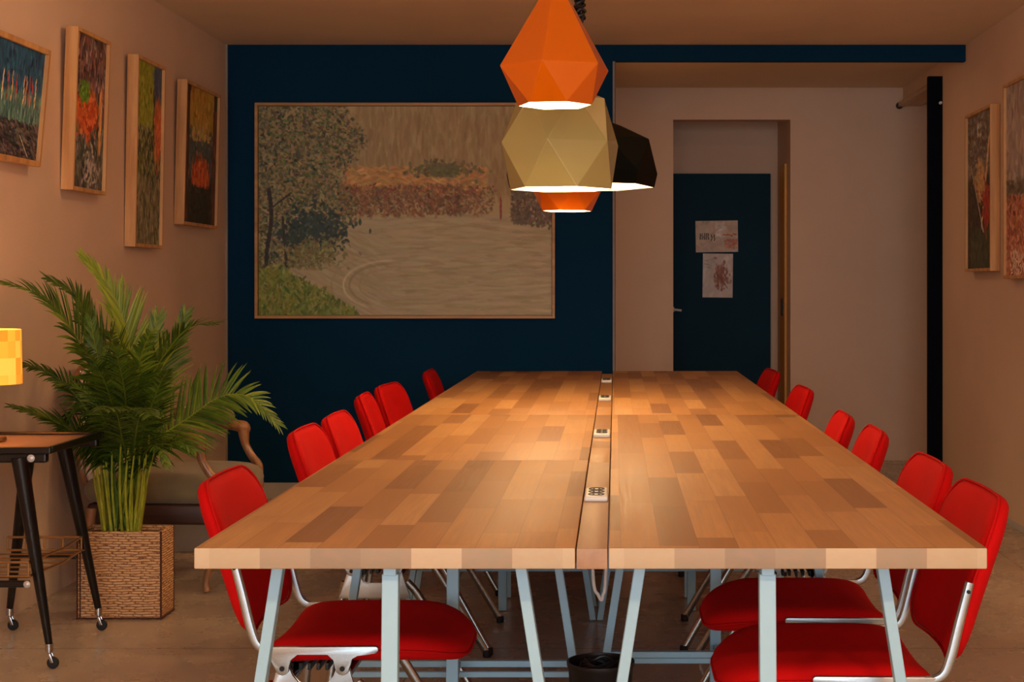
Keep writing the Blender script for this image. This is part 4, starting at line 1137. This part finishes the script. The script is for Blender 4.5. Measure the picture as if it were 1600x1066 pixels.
finish('body', bm, M['greybox'], t)
bm = bmesh.new(); box(bm, -.245, .245, -.125, .125, .1552, .168, .003); finish('lid', bm, M['trim'], t)
bm = bmesh.new()
c0 = Vector((-1.74, F / 352, .006))
for k in range(3):
    pts = [c0 + Vector(((.085 + k * .012) * math.cos(a) * 1.1, (.035 + k * .01) * math.sin(a), .004 * k + .004 * abs(math.sin(a * 2)))) for a in [2 * PI * q / 20 + k * .7 for q in range(20)]]
    tube(bm, pts, .005, 6, 2)
tube(bm, [c0 + Vector((.1, 0, 0)), c0 + Vector((.2, .05, -.001)), c0 + Vector((.33, .0, -.001)), c0 + Vector((.46, .09, -.001))], .005, 6, 5)
tag(finish('floor_cable', bm, M['cable_black'], None, True), 'dark cable coiled on the floor between the planter and the table', 'cable')

# ------------------------------------------------------------------ light
w = bpy.data.worlds.new('world'); SC.world = w; w.use_nodes = True
bg = w.node_tree.nodes['Background']; bg.inputs[0].default_value = (.62, .76, 1.0, 1); bg.inputs[1].default_value = .8
L = bpy.data.lights.new('daylight', 'AREA'); L.shape = 'RECTANGLE'; L.size = 3.5; L.size_y = 1.9; L.energy = 135; L.color = (.74, .88, 1.0)
lo = bpy.data.objects.new('daylight', L); COL.objects.link(lo); lo.location = (-.1, YF - .2, 1.35); lo.rotation_euler = (PI / 2, 0, 0)
# unseen ceiling lamps behind the camera, added as warm fill
for k, (x, y) in enumerate(((-1.0, -.6), (1.0, -.6))):
    t = thing('fill_ceiling_lamp', 'round white fill lamp added unseen behind the camera, %s side' % ('left', 'right')[k], 'ceiling lamp', (x, y, CH))
    bm = bmesh.new(); lathe(bm, [(.16, -.001), (.165, -.03), (.155, -.05)], 32); finish('rim', bm, M['white'], t, True)
    bm = bmesh.new(); lathe(bm, [(.15, -.05), (.13, -.07), (.05, -.085)], 32); finish('diffuser', bm, emis('fill_lamp_diffuser', (1, .74, .48), 3), t, True)
    L = bpy.data.lights.new('fill_lamp_light', 'AREA'); L.shape = 'DISK'; L.size = .3; L.energy = 62; L.color = (1.0, .60, .33)
    lo = bpy.data.objects.new('fill_lamp_light', L); COL.objects.link(lo); lo.parent = t; lo.location = (0, 0, -.09)

for k, (x, y) in enumerate(((-1.15, 5.6), (1.15, 5.6))):  # globes added above the view to brighten ceiling and walls
    t = thing('fill_ceiling_spot', 'small round fill lamp added out of view above the %s side of the table' % ('left', 'right')[k], 'ceiling lamp', (x, y, CH))
    bm = bmesh.new(); lathe(bm, [(.05, -.001), (.052, -.02), (.03, -.03), (.012, -.04), (.012, -.10)], 24); finish('mount', bm, M['plastic_black'], t, True)
    bm = bmesh.new(); lathe(bm, [(.012, -.10), (.045, -.115), (.06, -.15), (.045, -.185), (.012, -.20)], 24); finish('globe', bm, emis('fill_spot_globe', (1, .70, .42), 4), t, True)
    L = bpy.data.lights.new('fill_spot_light', 'POINT'); L.energy = 6.5; L.color = (1.0, .62, .34); L.shadow_soft_size = .06
    lo = bpy.data.objects.new('fill_spot_light', L); COL.objects.link(lo); lo.parent = t; lo.location = (0, 0, -.27)
t = thing('fill_ceiling_lamp', 'flat fill lamp added in the alcove, hidden behind the navy band', 'ceiling lamp', (.5, 9.05, CH))  # added out of sight to warm the alcove wall
bm = bmesh.new(); lathe(bm, [(.13, -.001), (.135, -.012), (.13, -.02)], 32); finish('rim', bm, M['white'], t, True)
bm = bmesh.new(); lathe(bm, [(.12, -.02), (.10, -.026), (.05, -.03)], 32); finish('diffuser', bm, emis('alcove_fill_diffuser', (1, .66, .38), 3), t, True)
L = bpy.data.lights.new('alcove_fill_light', 'AREA'); L.shape = 'DISK'; L.size = .24; L.energy = 4.5; L.color = (1.0, .56, .28)
lo = bpy.data.objects.new('alcove_fill_light', L); COL.objects.link(lo); lo.parent = t; lo.location = (0, 0, -.034)
# ------------------------------------------------------------------ camera
cam = bpy.data.cameras.new('camera'); co_ = bpy.data.objects.new('camera', cam); COL.objects.link(co_)
co_.location = (0, 0, H); co_.rotation_euler = (PI / 2, 0, 0)
cam.sensor_fit = 'HORIZONTAL'; cam.sensor_width = 36; cam.lens = F / 1600 * 36
cam.shift_x = -(VX - 800) / 1600; cam.shift_y = -(533 - VY) / 1600
cam.clip_start = .05
SC.camera = co_
vs = SC.view_settings; vs.view_transform = 'Standard'; vs.look = 'None'; vs.gamma = 1; vs.use_curve_mapping = False
vs.exposure = 0.0
